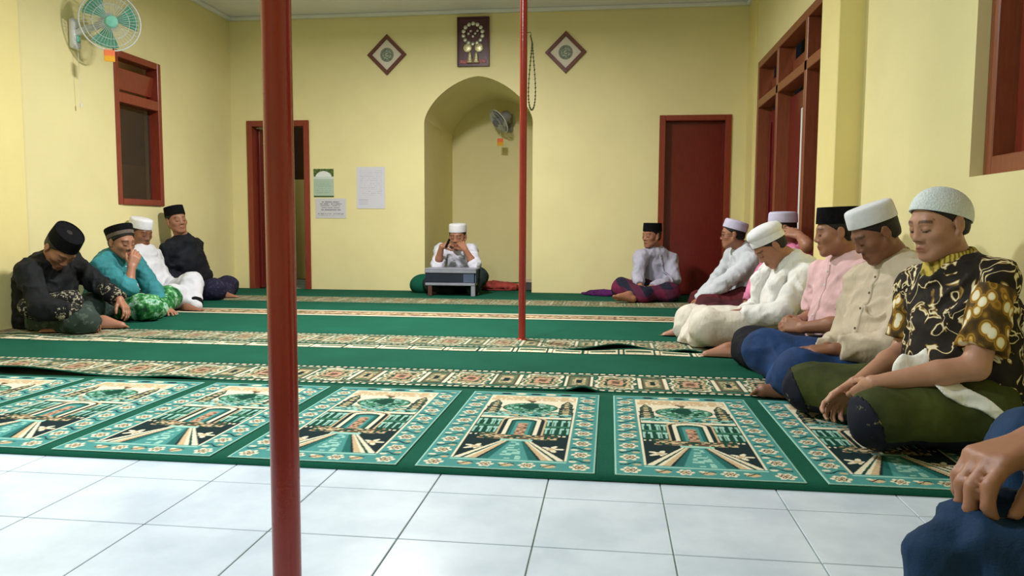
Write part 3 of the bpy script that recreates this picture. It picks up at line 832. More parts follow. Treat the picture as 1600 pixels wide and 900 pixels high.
# ---- caps
def cap_mesh(kind, H, mat, parent, tilt=0., mat2=None, lift=0., name=None):
    """tilt > 0 lifts the front"""
    c, s_ = math.cos(tilt), math.sin(tilt); Y = H.Y*c + H.Z*s_; Z = -H.Y*s_ + H.Z*c
    o = H.w(0, -.014, .036+lift)
    S = H.s
    mt = Matrix(((H.X[0]*S, Y[0]*S, Z[0]*S, o[0]), (H.X[1]*S, Y[1]*S, Z[1]*S, o[1]), (H.X[2]*S, Y[2]*S, Z[2]*S, o[2]), (0, 0, 0, 1)))
    bm = bmesh.new(); rx, ry = .0835, .104
    if kind == 'dome': rx, ry = .0850, .1085
    if kind == 'peci':
        add_lathe(bm, [(.97, .012), (1.0, .010), (1.005, .016), (.985, .050), (.955, .088), (.945, .093), (.93, .0935), (.90, .087), (.5, .090), (.02, .091)], 48, rx, ry, mt)
    elif kind == 'songkok':                                       # lower, flared top with a band
        add_lathe(bm, [(.97, .006), (1.0, .004), (1.01, .010), (1.05, .045), (1.08, .070), (1.06, .078), (.95, .080), (.5, .086), (.02, .087)], 48, rx, ry, mt)
    elif kind == 'round':
        add_lathe(bm, [(.97, .012), (1.0, .010), (1.01, .014), (1.0, .040), (.985, .066), (.97, .076), (.93, .083), (.86, .087), (.5, .090), (.02, .091)], 48, rx, ry, mt)
    elif kind == 'dome':
        pr = [(.97, -.002), (1.0, -.004), (1.015, .002)] + [(1.01*math.cos(a)**.9, .006+.092*math.sin(a)) for a in np.linspace(.05, 1.52, 14)]
        add_lathe(bm, pr, 48, rx, ry, mt)
    elif kind == 'puff':                                          # a cap with a band and a soft flat crown
        pr = [(.97, .000), (1.0, -.002), (1.01, .004), (1.005, .034), (.985, .037), (1.0, .040), (1.06, .050), (1.07, .060), (1.02, .074), (.88, .090), (.62, .101), (.3, .106), (.02, .107)]
        add_lathe(bm, pr, 48, rx, ry, mt)
    cp = bm_obj(name or {'peci': 'velvet_cap', 'songkok': 'velvet_cap'}.get(kind, 'white_cap'), bm, mat, parent, True, .9)
    if mat2 is not None:
        bm = bmesh.new(); add_lathe(bm, [(1.0, .002), (1.025, .002), (1.035, .020), (1.04, .028), (1.0, .028)], 48, rx, ry, mt); bm_obj('cap_band', bm, mat2, cp, True, .9)
    return cp

def lerp(a, b, t): return np.asarray(a)*(1-t) + np.asarray(b)*t
def arr(*ks): return [v3(k) for k in ks]
TONE = dict(mid=lin((166, 116, 90)), light=lin((184, 136, 110)), dark=lin((136, 92, 70)), pale=lin((196, 146, 116)))

class Man:
    """one seated figure: body, hair, cap, shirt and sarong grown from the same joints"""
    def __init__(s, label, J, face, h, tone='mid', up=(0, 0, 1), hs=1., jaw=1., girth=1., seed=1, fwd=None, head_back=.0):
        s.J = {k: np.asarray(v, float) for k, v in J.items()}; s.h = h; s.g = girth; s.seed = seed; J = s.J
        s.lo = np.array([-9, -9, .0155])
        base = J['pel'].copy(); base[2] = 0.0
        s.base = base
        s.root = thing('person', label, 'person', base)
        s.H = Head(J['hd'], face, up, hs, jaw); s.tone = TONE[tone]
        s.rx = nrm(J['sa']-J['sb']); s.spine = nrm(J['nk']-J['pel'])
        f = np.cross(s.rx, s.spine); f = nrm(f); s.f = f if (fwd is None or np.dot(f, fwd) > 0) else -f
    def put(s, name, F, mat, parent=None, col=None, h=None, lo=None, floor=True):
        V, Q = polygonise(F, h or (s.h if name == 'body' else max(s.h*1.3, .0062)), s.lo if floor else None)
        c = col(V) if col else None
        return np_mesh(name, V-s.base, Q, mat, parent if parent is not None else s.root, True, c)
    def torso(s, F, inf, k=.05, drop=.0):
        J, g, rx = s.J, s.g, s.rx
        pel, nk = J['pel'], J['nk']; ch = J.get('ch', lerp(pel, nk, .62) - s.f*.015); be = J.get('be', lerp(pel, ch, .45) + s.f*.012)
        F.cone(pel - s.spine*drop, be, .118*g+inf, .114*g+inf, k, rx, 1.28)
        F.cone(be, ch, .112*g+inf, .106*g+inf, k, rx, 1.36)
        F.cone(ch, lerp(ch, nk, .62), .104*g+inf, .070+inf, k, rx, 1.5)
        m = lerp(ch, nk, .80)
        for sh in (J['sa'], J['sb']): F.cone(lerp(m, nk, .35), sh, .050+inf, .050+inf, k)
        return F
    def body(s, hands=(), feet=(), arms='ab', skin_legs=True):
        J = s.J; F = Field(); s.torso(F, -.016)
        F.cone(J['nk'] - s.spine*.03, J['nk']+(s.H.w(0, -.02, -.06)-J['nk'])*.5, .052, .050, .03)
        for q in 'ab':
            if 'e'+q in J:
                F.cone(J['s'+q], J['e'+q], .044, .037, .02); F.cone(J['e'+q], lerp(J['e'+q], J['w'+q], .35), .037, .037, .015)
                F.cone(lerp(J['e'+q], J['w'+q], .35), J['w'+q], .037, .025, .015)
            if 'k'+q in J:
                F.cone(J['h'+q], J['k'+q], .070, .052, .03)
                if 'a'+q in J: F.cone(J['k'+q], J['a'+q], .050, .034, .02)
        F.group(s.H.field(J['nk']), s.H.w(0, 0, -.02), .185*s.H.s, .02)
        for hd in hands:
            W = J['w'+hd['q']]; g, c, R = hand_field(W, hd['d'], hd['n'], hd.get('curl', .45), hd.get('side', 1), hd.get('spread', .1), hd.get('sc', 1.), hd.get('thumb', .6)); F.group(g, c, R, .012)
        for ft in feet:
            g, c, R = foot_field(ft['a'], ft['t'], ft['sole'], ft.get('sc', 1.), ft.get('big', 1)); F.group(g, c, R, .015)
        tone = s.tone
        def col(V):
            c = np.tile(tone, (len(V), 1)); s.H.colours(V, c, tone); return c
        s.b = s.put('body', F, M['skin'], None, col)
        return s
    def hair(s, t=.0065):
        s.put('hair', s.H.hair(t), M['hair'], None, None, min(s.h, .006), floor=False); return s
    def cap(s, kind, mat, tilt=0., mat2=None, lift=0., name=None): cap_mesh(kind, s.H, M[mat] if isinstance(mat, str) else mat, s.root, tilt, mat2, lift, name); 
    def settle_caps(s):
        for o in list(s.root.children): pass
    def folds(s, amp, fr=(1, 1, 1), seed=None):
        """crisp ridges running in three slanted directions, over a soft swell"""
        sd = s.seed if seed is None else seed; rs = np.random.RandomState(sd); sc = np.array(fr, f32)
        fr_ = []
        for k in range(3):
            q, _ = np.linalg.qr(rs.randn(3, 3)); a = nrm(s.spine*(.9-.5*k) + s.rx*(.5*(1 if k % 2 else -1)) + s.f*.2)
            x = nrm(np.cross(a, q[0])); y = np.cross(a, x); fr_.append(np.stack([a*5.0, x*17., y*13.]).T.astype(f32))
        def fn(P, d):
            m = np.abs(d) < .05
            if not m.any(): return d
            Q = P[m]*sc; w = np.clip(1-np.abs(d[m])/.05, 0, 1); o = vnoise(Q*f32(6), sd+9)*f32(1.1)
            wob = (vnoise(Q*f32(9), sd+3)*f32(.9))[:, None]
            for k, A_ in enumerate(fr_):
                n = vnoise(Q@A_ + wob, sd+k); r = np.clip(1-np.abs(n)*5.5, -.25, 1); o = o + r*(.62, .55, .40)[k]
            d = d.copy(); d[m] = d[m] - amp*(o-.25)*w
            return d
        return fn
    def trace(s, F, p, dirn, reach=.5):
        """march from outside towards the cloth; returns the point on its surface"""
        p = np.asarray(p, float); q = p + np.asarray(dirn)*reach
        for _ in range(60):
            d = float(F(q[None].astype(f32))[0])
            if d < .0006: break
            q = q - np.asarray(dirn)*max(d*.6, .0006)
            if np.dot(q-p, dirn) < 0: break
        return q
    def placket(s, F, mat, bmat, t0=.93, t1=.30, wdt=.030, nb=4):
        J = s.J; rows = []
        for t in np.linspace(t0, t1, 18):
            c = lerp(J['pel'], J['nk'], t); rows.append([s.trace(F, c + s.rx*x, s.f) + s.f*e for x, e in ((-wdt/2, -.004), (-wdt/2, .0028), (0, .0034), (wdt/2, .0028), (wdt/2, -.004))])
        V = np.array(rows).reshape(-1, 3) - s.base; i = np.arange(len(V)).reshape(18, 5)
        Fq = np.stack([i[:-1, :-1], i[1:, :-1], i[1:, 1:], i[:-1, 1:]], -1).reshape(-1, 4)
        pl = np_mesh('placket', V, Fq, mat, s.root)
        for k in range(nb):
            c = rows[2 + int(k*13/max(1, nb-1))][2] - s.base; mt = Matrix.Translation(Vector([float(v) for v in c])) @ frame_from(s.f).to_4x4()
            bm = bmesh.new(); add_lathe(bm, [(.0050, -.001), (.0056, .0012), (.0044, .0022), (.001, .0020)], 10, 1, 1, mt); bm_obj('button', bm, bmat, pl, True, .8)
    def shirt(s, mat, sleeve=1.0, inf=.010, amp=.007, drop=.03, split=False, loose=1.0, hem=None, skirt=True, sleeve_mat=None, arms='ab', name='shirt', cuff=1., front=None):
        """sleeve: 1..2 long (fraction of the forearm is sleeve-1), below 1 the fraction of the upper arm"""
        J = s.J; F = Field(); s.torso(F, inf, .045, drop)
        if hem is not None: F.cone(hem[0], hem[1], hem[2], hem[3], .05, s.rx, 1.5)
        def arm(G, q, k):
            sv = sleeve[q] if isinstance(sleeve, dict) else sleeve
            S, E, W = J['s'+q], J['e'+q], J['w'+q]
            if sv <= 1: G.cone(S, lerp(S, E, sv), .056*loose, .064*loose, k, None, 1, True)
            else:
                G.cone(S, E, .056*loose, .052*loose, k); G.cone(E, lerp(E, W, sv-1), .052*loose, .042*loose*cuff, .022, None, 1, True)
        if split:
            for q in arms:
                G = Field(); arm(G, q, .02); G.post.append(s.folds(amp)); s.put('sleeve', G, sleeve_mat or mat)
        else:
            for q in arms: arm(F, q, .035)
        F.post.append(s.folds(amp)); s.put(name, F, mat)
        if front is not None: s.placket(F, mat, front)
        return s
    def legs(s, mat, inf=.018, amp=.008, web=True, name='sarong', shin=True, k=.06, extra=(), thick=1., webs=((.35, .075), (.65, .055), (.9, .040)), shin_end=.95):
        J = s.J; F = Field()
        F.cone(J['ha'], J['hb'], .110+inf*.5, .110+inf*.5, k)
        for q in 'ab':
            F.cone(J['h'+q], J['k'+q], .086*thick+inf, .062*thick+inf, k)
            if shin and 'a'+q in J: F.cone(J['k'+q], lerp(J['k'+q], J['a'+q], shin_end), .060*thick+inf, .044+inf, k)
        if web:
            for t, r in webs:
                a, b = lerp(J['ha'], J['ka'], t), lerp(J['hb'], J['kb'], t); z = np.array([0, 0, -.03]); F.cone(a+z, b+z, r, r, k)
        for e in extra: F.cone(*e)
        F.post.append(s.folds(amp, (.75, .75, .75), s.seed+5)); s.put(name, F, mat); s.leg_field = F; return s
    def collar(s, mat, r=.062, hgt=.034, back=.0, flare=1.0, name='collar', fold=False):
        J = s.J; ax = nrm(s.H.w(0, -.02, -.05)-J['nk']); fm = np.array(frame_from(ax)); o = J['nk'] + ax*.004
        mt = Matrix([list(fm[i])+[float(o[i]-s.base[i])] for i in range(3)]+[[0, 0, 0, 1]])
        bm = bmesh.new(); n = 36; prof = [(r*1.06, -.012), (r*1.02, .0), (r*flare, hgt), (r*flare-.005, hgt+.001), (r-.006, 0)]
        if fold: prof = [(r-.006, -.01), (r-.005, hgt), (r, hgt+.004), (r+.006, hgt+.001), (r+.026, -.006), (r+.020, -.010)]
        rings = []
        fl = np.array([np.dot(s.f, fm[:, i]) for i in range(3)]); pf = math.atan2(fl[1], fl[0])
        for (rr, z) in prof:
            rg = []
            for k in range(n):
                t = 2*math.pi*k/n; dd = abs((t-pf+math.pi) % (2*math.pi)-math.pi); dip = .020*max(0, 1-dd/.9)
                rg.append(bm.verts.new(mt @ Vector((rr*math.cos(t), rr*math.sin(t), z-dip*(1 if z > .005 else .6)))))
            rings.append(rg)
        for a, b in zip(rings[:-1], rings[1:]):
            for k in range(n): bm.faces.new((a[k], a[(k+1) % n], b[(k+1) % n], b[k]))
        return bm_obj(name, bm, mat, s.root, True, .9)
def fix_caps(m):
    """caps are built in world space: hang them on the figure's base"""
    for o in m.root.children:
        if o.name.split('.')[0] in ('velvet_cap', 'white_cap', 'spectacles'):
            for v in o.data.vertices: v.co = v.co - Vector([float(x) for x in m.base])
            for c in o.children:
                for v in c.data.vertices: v.co = v.co - Vector([float(x) for x in m.base])
# ---------------------------------------------------------------- patterned cloths
def batik_front():
    t = NT('black_batik_cloth')
    n = t.n('ShaderNodeTexNoise'); n.inputs['Scale'].default_value = 11.; n.inputs['Detail'].default_value = 2.5; n.inputs['Distortion'].default_value = 1.4; t.link(t.coord(), n.inputs['Vector'])
    a = t.math('ABSOLUTE', t.math('SUBTRACT', n.outputs['Fac'], .5))
    c = t.ramp(a, [(0, (230, 222, 192)), (.014, (222, 208, 164)), (.021, (150, 112, 48)), (.030, (116, 88, 36)), (.036, (34, 27, 22))])
    g = t.math('LESS_THAN', t.noise(3.2, 1), .53)
    base = t.ramp(t.noise(22, 2), [(.4, (28, 24, 22)), (.7, (46, 36, 28))])
    t.base(t.mix(g, base, c)); t.bump(t.noise(14, 3), .2, .02); return t.fin(.8, .25)
def batik_sleeve():
    t = NT('golden_batik_cloth')
    v = t.n('ShaderNodeTexVoronoi'); v.inputs['Scale'].default_value = 29.; v.inputs['Randomness'].default_value = .75; t.link(t.coord('Object', (1, 1, .72)), v.inputs['Vector'])
    c = t.ramp(v.outputs['Distance'], [(0, (238, 230, 204)), (.33, (232, 222, 190)), (.38, (214, 170, 70)), (.45, (112, 78, 26)), (.52, (176, 132, 50)), (.58, (104, 76, 30)), (.75, (70, 54, 26))], 'LINEAR')
    n = t.n('ShaderNodeTexNoise'); n.inputs['Scale'].default_value = 8.; n.inputs['Detail'].default_value = 2.; n.inputs['Distortion'].default_value = 1.2; t.link(t.coord(), n.inputs['Vector'])
    a = t.math('ABSOLUTE', t.math('SUBTRACT', n.outputs['Fac'], .5))
    c2 = t.ramp(a, [(0, (222, 206, 160)), (.014, (200, 170, 96)), (.03, (120, 90, 34)), (.036, (36, 28, 22))])
    t.base(t.mix(t.math('GREATER_THAN', t.noise(4.5, 1), .60), c, c2)); t.bump(t.noise(14, 3), .2, .02); return t.fin(.8, .25)
def leaf_collar():
    t = NT('gold_leaf_collar_cloth'); w = t.n('ShaderNodeTexWave'); w.inputs['Scale'].default_value = 26; w.inputs['Distortion'].default_value = 5; t.link(t.coord(), w.inputs['Vector'])
    t.base(t.ramp(w.outputs['Fac'], [(.1, (112, 98, 30)), (.45, (170, 146, 52)), (.8, (190, 168, 76))])); return t.fin(.8, .2)
def sarong_olive():
    t = NT('olive_sarong_cloth')
    n = t.noise(7, 4, .6); st = t.noise(55, 2, .5, t.coord('Object', (1, 1, 1)))
    c = t.ramp(n, [(.3, (44, 50, 24)), (.6, (66, 72, 32)), (.8, (80, 88, 40))])
    sep = t.n('ShaderNodeSeparateXYZ'); t.link(t.coord(), sep.inputs[0])
    low = t.math('LESS_THAN', t.math('ADD', sep.outputs['Z'], t.math('MULTIPLY', t.noise(5, 1), .05)), .095)
    c = t.mix(low, c, t.ramp(t.noise(30, 2), [(.55, (22, 25, 36)), (.70, (26, 29, 38)), (.72, (96, 84, 50)), (.8, (70, 66, 40))]))
    t.base(c); t.bump(t.math('ADD', t.noise(10, 3), t.math('MULTIPLY', st, .1)), .35, .02); return t.fin(.85, .2)
def sarong_leaf():
    t = NT('green_white_sarong_cloth')
    t.base(t.ramp(t.noise(17, 3, .6), [(.34, (10, 56, 32)), (.45, (30, 104, 52)), (.54, (72, 146, 78)), (.60, (176, 206, 190)), (.66, (110, 172, 140)), (.74, (30, 100, 56))])); t.bump(t.noise(12, 3), .3, .02); return t.fin(.75, .3)
def plaid(c1, c2, sc):
    t = NT('plaid_sarong_cloth'); sep = t.n('ShaderNodeSeparateXYZ'); t.link(t.coord(), sep.inputs[0])
    a = t.math('SINE', t.math('MULTIPLY', t.math('ADD', sep.outputs['X'], t.math('MULTIPLY', sep.outputs['Z'], .6)), sc)); b = t.math('SINE', t.math('MULTIPLY', t.math('SUBTRACT', sep.outputs['Z'], t.math('MULTIPLY', sep.outputs['Y'], .7)), sc))
    m = t.math('MULTIPLY', t.math('ADD', t.math('GREATER_THAN', a, .1), t.math('GREATER_THAN', b, .2)), .5)
    t.base(t.mix(m, c1, c2)); t.bump(t.noise(12, 3), .3, .02); return t.fin(.85, .2)
def floral(base, c1, thr=.56, sc=55, name='floral_trim_cloth'):
    t = NT(name); t.base(t.ramp(t.noise(sc, 3, .6), [(thr-.02, base), (thr, tuple(int(.6*a+.4*b) for a, b in zip(base, c1))), (thr+.05, c1), (min(.99, thr+.14), base)])); return t.fin(.8, .2)

PE = {}
Hd = lambda q, d, n, side, curl=.45, spread=.1, thumb=.6, sc=1.: dict(q=q, d=d, n=n, side=side, curl=curl, spread=spread, thumb=thumb, sc=sc)

# ---- right wall, from near to far -------------------------------------------------------------
# 1 batik shirt, closest of the row
J = dict(pel=A(1508, 616, 2.52), nk=A(1488, 416, 2.57), hd=A(1467, 352, 2.56), sa=A(1560, 436, 2.40), sb=A(1432, 446, 2.74), ea=A(1524, 574, 2.34), wa=A(1366, 600, 2.38),
         eb=A(1412, 548, 2.74), wb=A(1340, 600, 2.54), ha=A(1520, 640, 2.42), hb=A(1478, 622, 2.66), ka=A(1376, 655, 2.34), kb=A(1268, 604, 2.84), aa=A(1400, 640, 2.66), ab=A(1430, 648, 2.52))
m = Man('man in a black and gold batik shirt and white knitted skullcap', J, (-.91, -.34, -.22), .0048, 'light', (0, .03, 1), .915, 1.03, 1.06, 3, (-1, 0, 0))
m.body([Hd('a', A(1318, 648, 2.50)-J['wa'], (.15, .8, -.45), -1, .42, .14, .55), Hd('b', A(1296, 636, 2.56)-J['wb'], (-.1, -.75, -.45), 1, .50, .14, .55)])
m.hair(.006); m.cap('dome', 'knit', .46, None, -.006)
m.shirt(batik_front(), .80, .014, .012, .05, True, 1.0, None, True, batik_sleeve())
m.collar(leaf_collar(), .066, .040, fold=True)
OL = sarong_olive()
m.legs(OL, .022, .009, True, 'sarong', True, .035, (), 1.0, ((.30, .07), (.52, .045)))
KB = floral((24, 27, 40), (150, 138, 84), .66, 26, 'dark_bordered_sarong_cloth')
for q, dv in (('a', (-.86, -.25, -.30)), ('b', (-.80, .12, -.35))):
    c = v3(J['k'+q]); n = v3(nrm(dv))
    m.put('sarong_border', Shell(m.leg_field, .0045, .011, lambda P, c=c, n=n: np.maximum(.042-(P-c)@n, nm(P-c)-f32(.16)), c, .17), KB)
WU = cloth('white_undershirt_cloth', (222, 220, 212)); vx = (.25, .2, .95)
F = Field(); F.cone(A(1404, 578, 2.46), A(1442, 574, 2.46), .016, .016, .02, vx, 3.0); F.cone(A(1440, 578, 2.46), A(1478, 600, 2.40), .012, .012, .02, vx, 2.6); F.post.append(m.folds(.005, (1.8, 1.8, 1.8))); m.put('white_undershirt', F, WU)
h0, k0 = J['ha'], J['ka']; c = v3(lerp(h0, k0, .26) + np.array([0, -.03, .05])); tv = v3(nrm(nrm(k0-h0) + np.array([.2, -.1, -.8])))      # its tail lies over the near thigh below the elbow
def tail(P):
    s = (P-c)@tv + vnoise(P*f32(20), 3)*f32(.035); u = (P-c)@v3(nrm(np.cross(tv, (-.2, -1., .5))))
    return np.maximum(np.maximum(np.abs(s)-(.026-.10*np.clip(np.abs(u)-.02, 0, .2)), np.abs(u)-.12), P[:, 1]-(c[1]+.05))
def rumple(P): return m.leg_field(P) + (np.abs(vnoise(P@np.diag([20, 20, 34]).astype(f32), 5))*3-.9)*f32(.008)
m.put('white_undershirt_tail', Shell(rumple, .008, .016, tail, c, .17), WU, None, None, .005)
fix_caps(m); PE[1] = m

# 2 beige shirt, tall white cap
J = dict(pel=A(1385, 580, 3.12), nk=A(1402, 412, 3.15), hd=A(1368, 366, 3.12), sa=A(1446, 438, 3.0), sb=A(1348, 440, 3.32), ea=A(1392, 545, 2.92), wa=A(1306, 546, 2.96),
         eb=A(1318, 535, 3.32), wb=A(1290, 545, 3.15), ha=A(1395, 598, 3.0), hb=A(1370, 582, 3.25), ka=A(1252, 584, 2.96), kb=A(1196, 548, 3.38), aa=A(1222, 596, 3.16), ab=A(1235, 590, 3.22))
m = Man('man in a beige shirt and tall white cap with bowed head and deep blue sarong', J, (-.83, -.10, -.52), .0055, 'dark', (0, .02, 1), .905, 1.05, 1.10, 5, (-1, 0, 0))
m.body([Hd('a', A(1262, 548, 2.98)-J['wa'], (0, .25, -1), -1, .12, .06, .5), Hd('b', A(1270, 552, 3.10)-J['wb'], (0, -.2, -1), 1, .3)],
       [dict(a=A(1242, 612, 3.14)+np.array([0, 0, .012]), t=A(1172, 600, 3.18)+np.array([0, 0, .012]), sole=(-.15, -.75, -.55), big=-1, sc=1.0)])
m.hair(.006); m.cap('round', 'white_cap', .20, None, .004)
bg = cloth('beige_shirt_cloth', (202, 187, 164), .05, .8, 420, .45)
m.shirt(bg, 1.92, .016, .017, .05, False, 1.12, front=M['grey_band']); m.collar(bg, .064, .036)
m.legs(cloth('deep_blue_sarong_cloth', (34, 60, 104), .18, .8), .022, .008)
fix_caps(m); PE[2] = m

# 3 pink shirt
J = dict(pel=A(1318, 548, 3.72), nk=A(1326, 405, 3.75), hd=A(1306, 364, 3.72), sa=A(1352, 428, 3.58), sb=A(1284, 430, 3.92), ea=A(1322, 506, 3.52), wa=A(1256, 512, 3.60),
         eb=A(1272, 496, 3.95), wb=A(1246, 502, 3.76), ha=A(1325, 560, 3.6), hb=A(1305, 545, 3.85), ka=A(1215, 560, 3.52), kb=A(1174, 540, 3.98), aa=A(1160, 548, 3.86), ab=A(1190, 552, 3.76))
m = Man('man in a short sleeved pink shirt, black velvet cap and black sarong', J, (-.97, .10, -.14), .006, 'mid', (0, 0, 1), .92, 1.10, 1.06, 7, (-1, 0, 0))
m.body([Hd('a', A(1234, 508, 3.64)-J['wa'], (0, .8, -.4), -1, .7), Hd('b', A(1228, 500, 3.72)-J['wb'], (0, -.6, -.6), 1, .7)],
       [dict(a=A(1142, 545, 4.08), t=A(1094, 545, 4.14), sole=(-.1, -.75, -.6), big=-1), dict(a=A(1150, 540, 4.22), t=A(1122, 534, 4.26), sole=(0, -.2, -1), big=1, sc=.9)])
m.hair(.006); m.cap('peci', 'black_velvet', .10)
pk = cloth('pink_shirt_cloth', (224, 186, 188), .05)
m.shirt(pk, .80, .016, .016, .05, False, 1.04, front=M['cornice']); m.collar(pk, .062, .022, fold=True)
m.legs(cloth('black_sarong_cloth', (26, 27, 36), .2), .024, .008)
fix_caps(m); PE[3] = m

# 4 white robe, head bowed low
J = dict(pel=A(1232, 503, 4.48), nk=A(1236, 408, 4.46), hd=A(1204, 386, 4.42), sa=A(1262, 432, 4.28), sb=A(1206, 428, 4.62), ea=A(1224, 486, 4.16), wa=A(1160, 494, 4.30),
         eb=A(1190, 478, 4.68), wb=A(1162, 487, 4.46), ha=A(1230, 515, 4.36), hb=A(1218, 505, 4.62), ka=A(1106, 512, 4.30), kb=A(1078, 500, 4.74), aa=A(1082, 528, 4.50), ab=A(1070, 515, 4.72))
m = Man('man in a white robe and shawl with puffed white cap, head bowed deeply', J, (-.72, -.10, -.70), .0065, 'mid', (-.2, 0, 1), .93, 1.0, 1.10, 9, (-1, 0, 0))
m.body([Hd('a', A(1134, 492, 4.34)-J['wa'], (0, .3, -1), -1, .35), Hd('b', A(1130, 488, 4.40)-J['wb'], (0, -.3, -1), 1, .35)],
       [dict(a=A(1068, 514, 4.80), t=A(1047, 512, 4.82), sole=(0, -.3, -1), big=1, sc=.9)])
m.hair(.007); m.cap('puff', 'white_cap', .30, None, .0)
wr = cloth('white_robe_cloth', (222, 222, 218), .03, .8, 400, .5)
m.shirt(wr, 1.96, .022, .013, .06, False, 1.25, None, True, None, 'ab', 'robe')
ds = cloth('cream_sarong_cloth', (212, 206, 194), .04, .8, 400, .5)
m.legs(ds, .024, .009, True, 'sarong', True, .05, [(A(1098, 496, 4.52), A(1070, 532, 4.52), .070, .036, .04), (A(1108, 496, 4.46), A(1088, 534, 4.36), .060, .040, .04), (A(1082, 510, 4.52), A(1064, 538, 4.54), .03, .018, .04)])
F = Field(); nk = J['nk']
for q in ('sa', 'sb'):
    top = lerp(nk, J[q], .45) + np.array([0, 0, .045]); frn = lerp(nk, J[q], .55) + m.f*.13 + np.array([0, 0, -.07]); low = frn + np.array([-.02, 0, -.17])
    bk = lerp(nk, J[q], .5) - m.f*.06 + np.array([0, 0, .01])
    F.cone(bk, top, .046, .040, .03); F.cone(top, frn, .040, .040, .03); F.cone(frn, low, .042, .030, .03)
F.cone(lerp(nk, J['sa'], .5) - m.f*.07, lerp(nk, J['sb'], .5) - m.f*.06, .050, .050, .03)
F.cone(lerp(nk, J['sa'], .6) - m.f*.06 + np.array([0, 0, -.02]), J['sa'] - m.f*.060 + np.array([.0, 0, -.16]), .044, .034, .03)
F.post.append(m.folds(.010, (1.2, 1.2, 1.2))); m.put('shawl', F, cloth('white_shawl_cloth', (228, 228, 226), .03, .85, 300, .6))
fix_caps(m); PE[4] = m

# 5 pink shirt and lilac cap, mostly hidden, hand raised to the back of the head
J = dict(pel=A(1218, 492, 5.30), nk=A(1234, 386, 5.28), hd=A(1222, 358, 5.25), sa=A(1250, 408, 5.08), sb=A(1204, 405, 5.42), ea=A(1262, 384, 4.92), wa=A(1250, 368, 5.02),
         eb=A(1184, 448, 5.25), wb=A(1166, 476, 5.18), ha=A(1215, 500, 5.2), hb=A(1205, 494, 5.45), ka=A(1120, 495, 5.1), kb=A(1105, 485, 5.5), aa=A(1110, 500, 5.3), ab=A(1120, 498, 5.3))
m = Man('half hidden man in a lilac cap, hand raised to his head, behind the white robe', J, (-.95, .05, -.25), .009, 'mid', (0, 0, 1), .90, 1, 1., 11, (-1, 0, 0))
m.body([Hd('a', A(1232, 362, 5.08)-J['wa'], (-.2, .9, -.2), -1, .35), Hd('b', A(1150, 486, 5.16)-J['wb'], (0, -.2, -1), 1, .4)])
m.hair(.006); m.cap('round', 'lilac_cap', .25)
m.shirt(cloth('rose_shirt_cloth', (206, 122, 156), .12), dict(a=.85, b=1.9), .016, .013, .05, False, 1.1)
m.legs(cloth('dark_maroon_sarong_cloth', (70, 32, 38), .15), .02, .008)
fix_caps(m); PE[5] = m

# 6 white shirt, spectacles, leaning forward
J = dict(pel=A(1176, 464, 6.15), nk=A(1160, 390, 6.1), hd=A(1145, 367, 6.08), sa=A(1174, 408, 5.94), sb=A(1146, 402, 6.28), ea=A(1128, 446, 5.96), wa=A(1090, 472, 6.02),
         eb=A(1120, 440, 6.35), wb=A(1096, 464, 6.35), ha=A(1170, 472, 6.0), hb=A(1160, 466, 6.3), ka=A(1106, 476, 5.96), kb=A(1094, 470, 6.5), aa=A(1096, 482, 6.25), ab=A(1100, 482, 6.2))
m = Man('man in white shirt, spectacles and lilac cap leaning forward by the red door', J, (-.98, .12, -.06), .008, 'mid', (0, 0, 1), .90, 1, 1.06, 13, (-1, 0, 0))
m.body([Hd('a', A(1078, 480, 6.06)-J['wa'], (0, .3, -1), -1, .3), Hd('b', A(1082, 474, 6.35)-J['wb'], (0, -.3, -1), 1, .3)])
m.hair(.006); m.cap('round', 'lilac_cap', .34)
ws = cloth('white_shirt_cloth', (206, 212, 220), .04, .8, 400, .5)
m.shirt(ws, 1.95, .018, .011, .06, False, 1.2, front=M['cornice']); m.collar(ws, .062, .03)
m.legs(cloth('maroon_sarong_cloth', (86, 34, 40), .15), .02, .008)
bm = bmesh.new(); H = m.H
for q in (-1, 1):
    add_tube(bm, [H.w(q*.031+.021*math.cos(t), .096, .002+.017*math.sin(t)) for t in np.linspace(0, 2*math.pi, 16, False)], .0018, 6, True)
    add_tube(bm, [H.w(q*.052, .096, .008), H.w(q*.074, .06, .008), H.w(q*.079, -.005, .012)], .0018, 6)
add_tube(bm, [H.w(-.010, .098, .006), H.w(.010, .098, .006)], .0018, 6)
bm_obj('spectacles', bm, M['black_velvet'], m.root, True)
fix_caps(m); PE[6] = m

# 7 by the red door at the back wall
J = dict(pel=A(1028, 449, 7.36), nk=A(1023, 391, 7.26), hd=A(1018, 369, 7.22), sa=A(1001, 402, 7.16), sb=A(1047, 404, 7.32), ea=A(997, 433, 7.06), wa=A(1000, 447, 6.94),
         eb=A(1053, 436, 7.18), wb=A(1018, 450, 6.96), ha=A(1014, 454, 7.26), hb=A(1040, 454, 7.32), ka=A(972, 450, 7.02), kb=A(1046, 457, 6.98), aa=A(1008, 463, 6.86), ab=A(990, 462, 6.9))
m = Man('man in pale lilac shirt and black cap before the closed red door', J, (-.72, -.68, -.05), .008, 'mid', (0, 0, 1), .94, 1, .98, 15, (-.3, -1, 0))
m.body([Hd('a', A(1000, 456, 6.88)-J['wa'], (.8, .2, -.3), 1, .6), Hd('b', A(1006, 455, 6.88)-J['wb'], (-.5, .3, -.6), -1, .6)],
       [dict(a=A(984, 460, 6.84), t=A(966, 463, 6.80), sole=(0, -.5, -.8), big=1, sc=.9)])
m.hair(.006); m.cap('peci', 'black_velvet', .06)
ls = cloth('pale_lilac_shirt_cloth', (178, 178, 196), .05, .8, 400, .5)
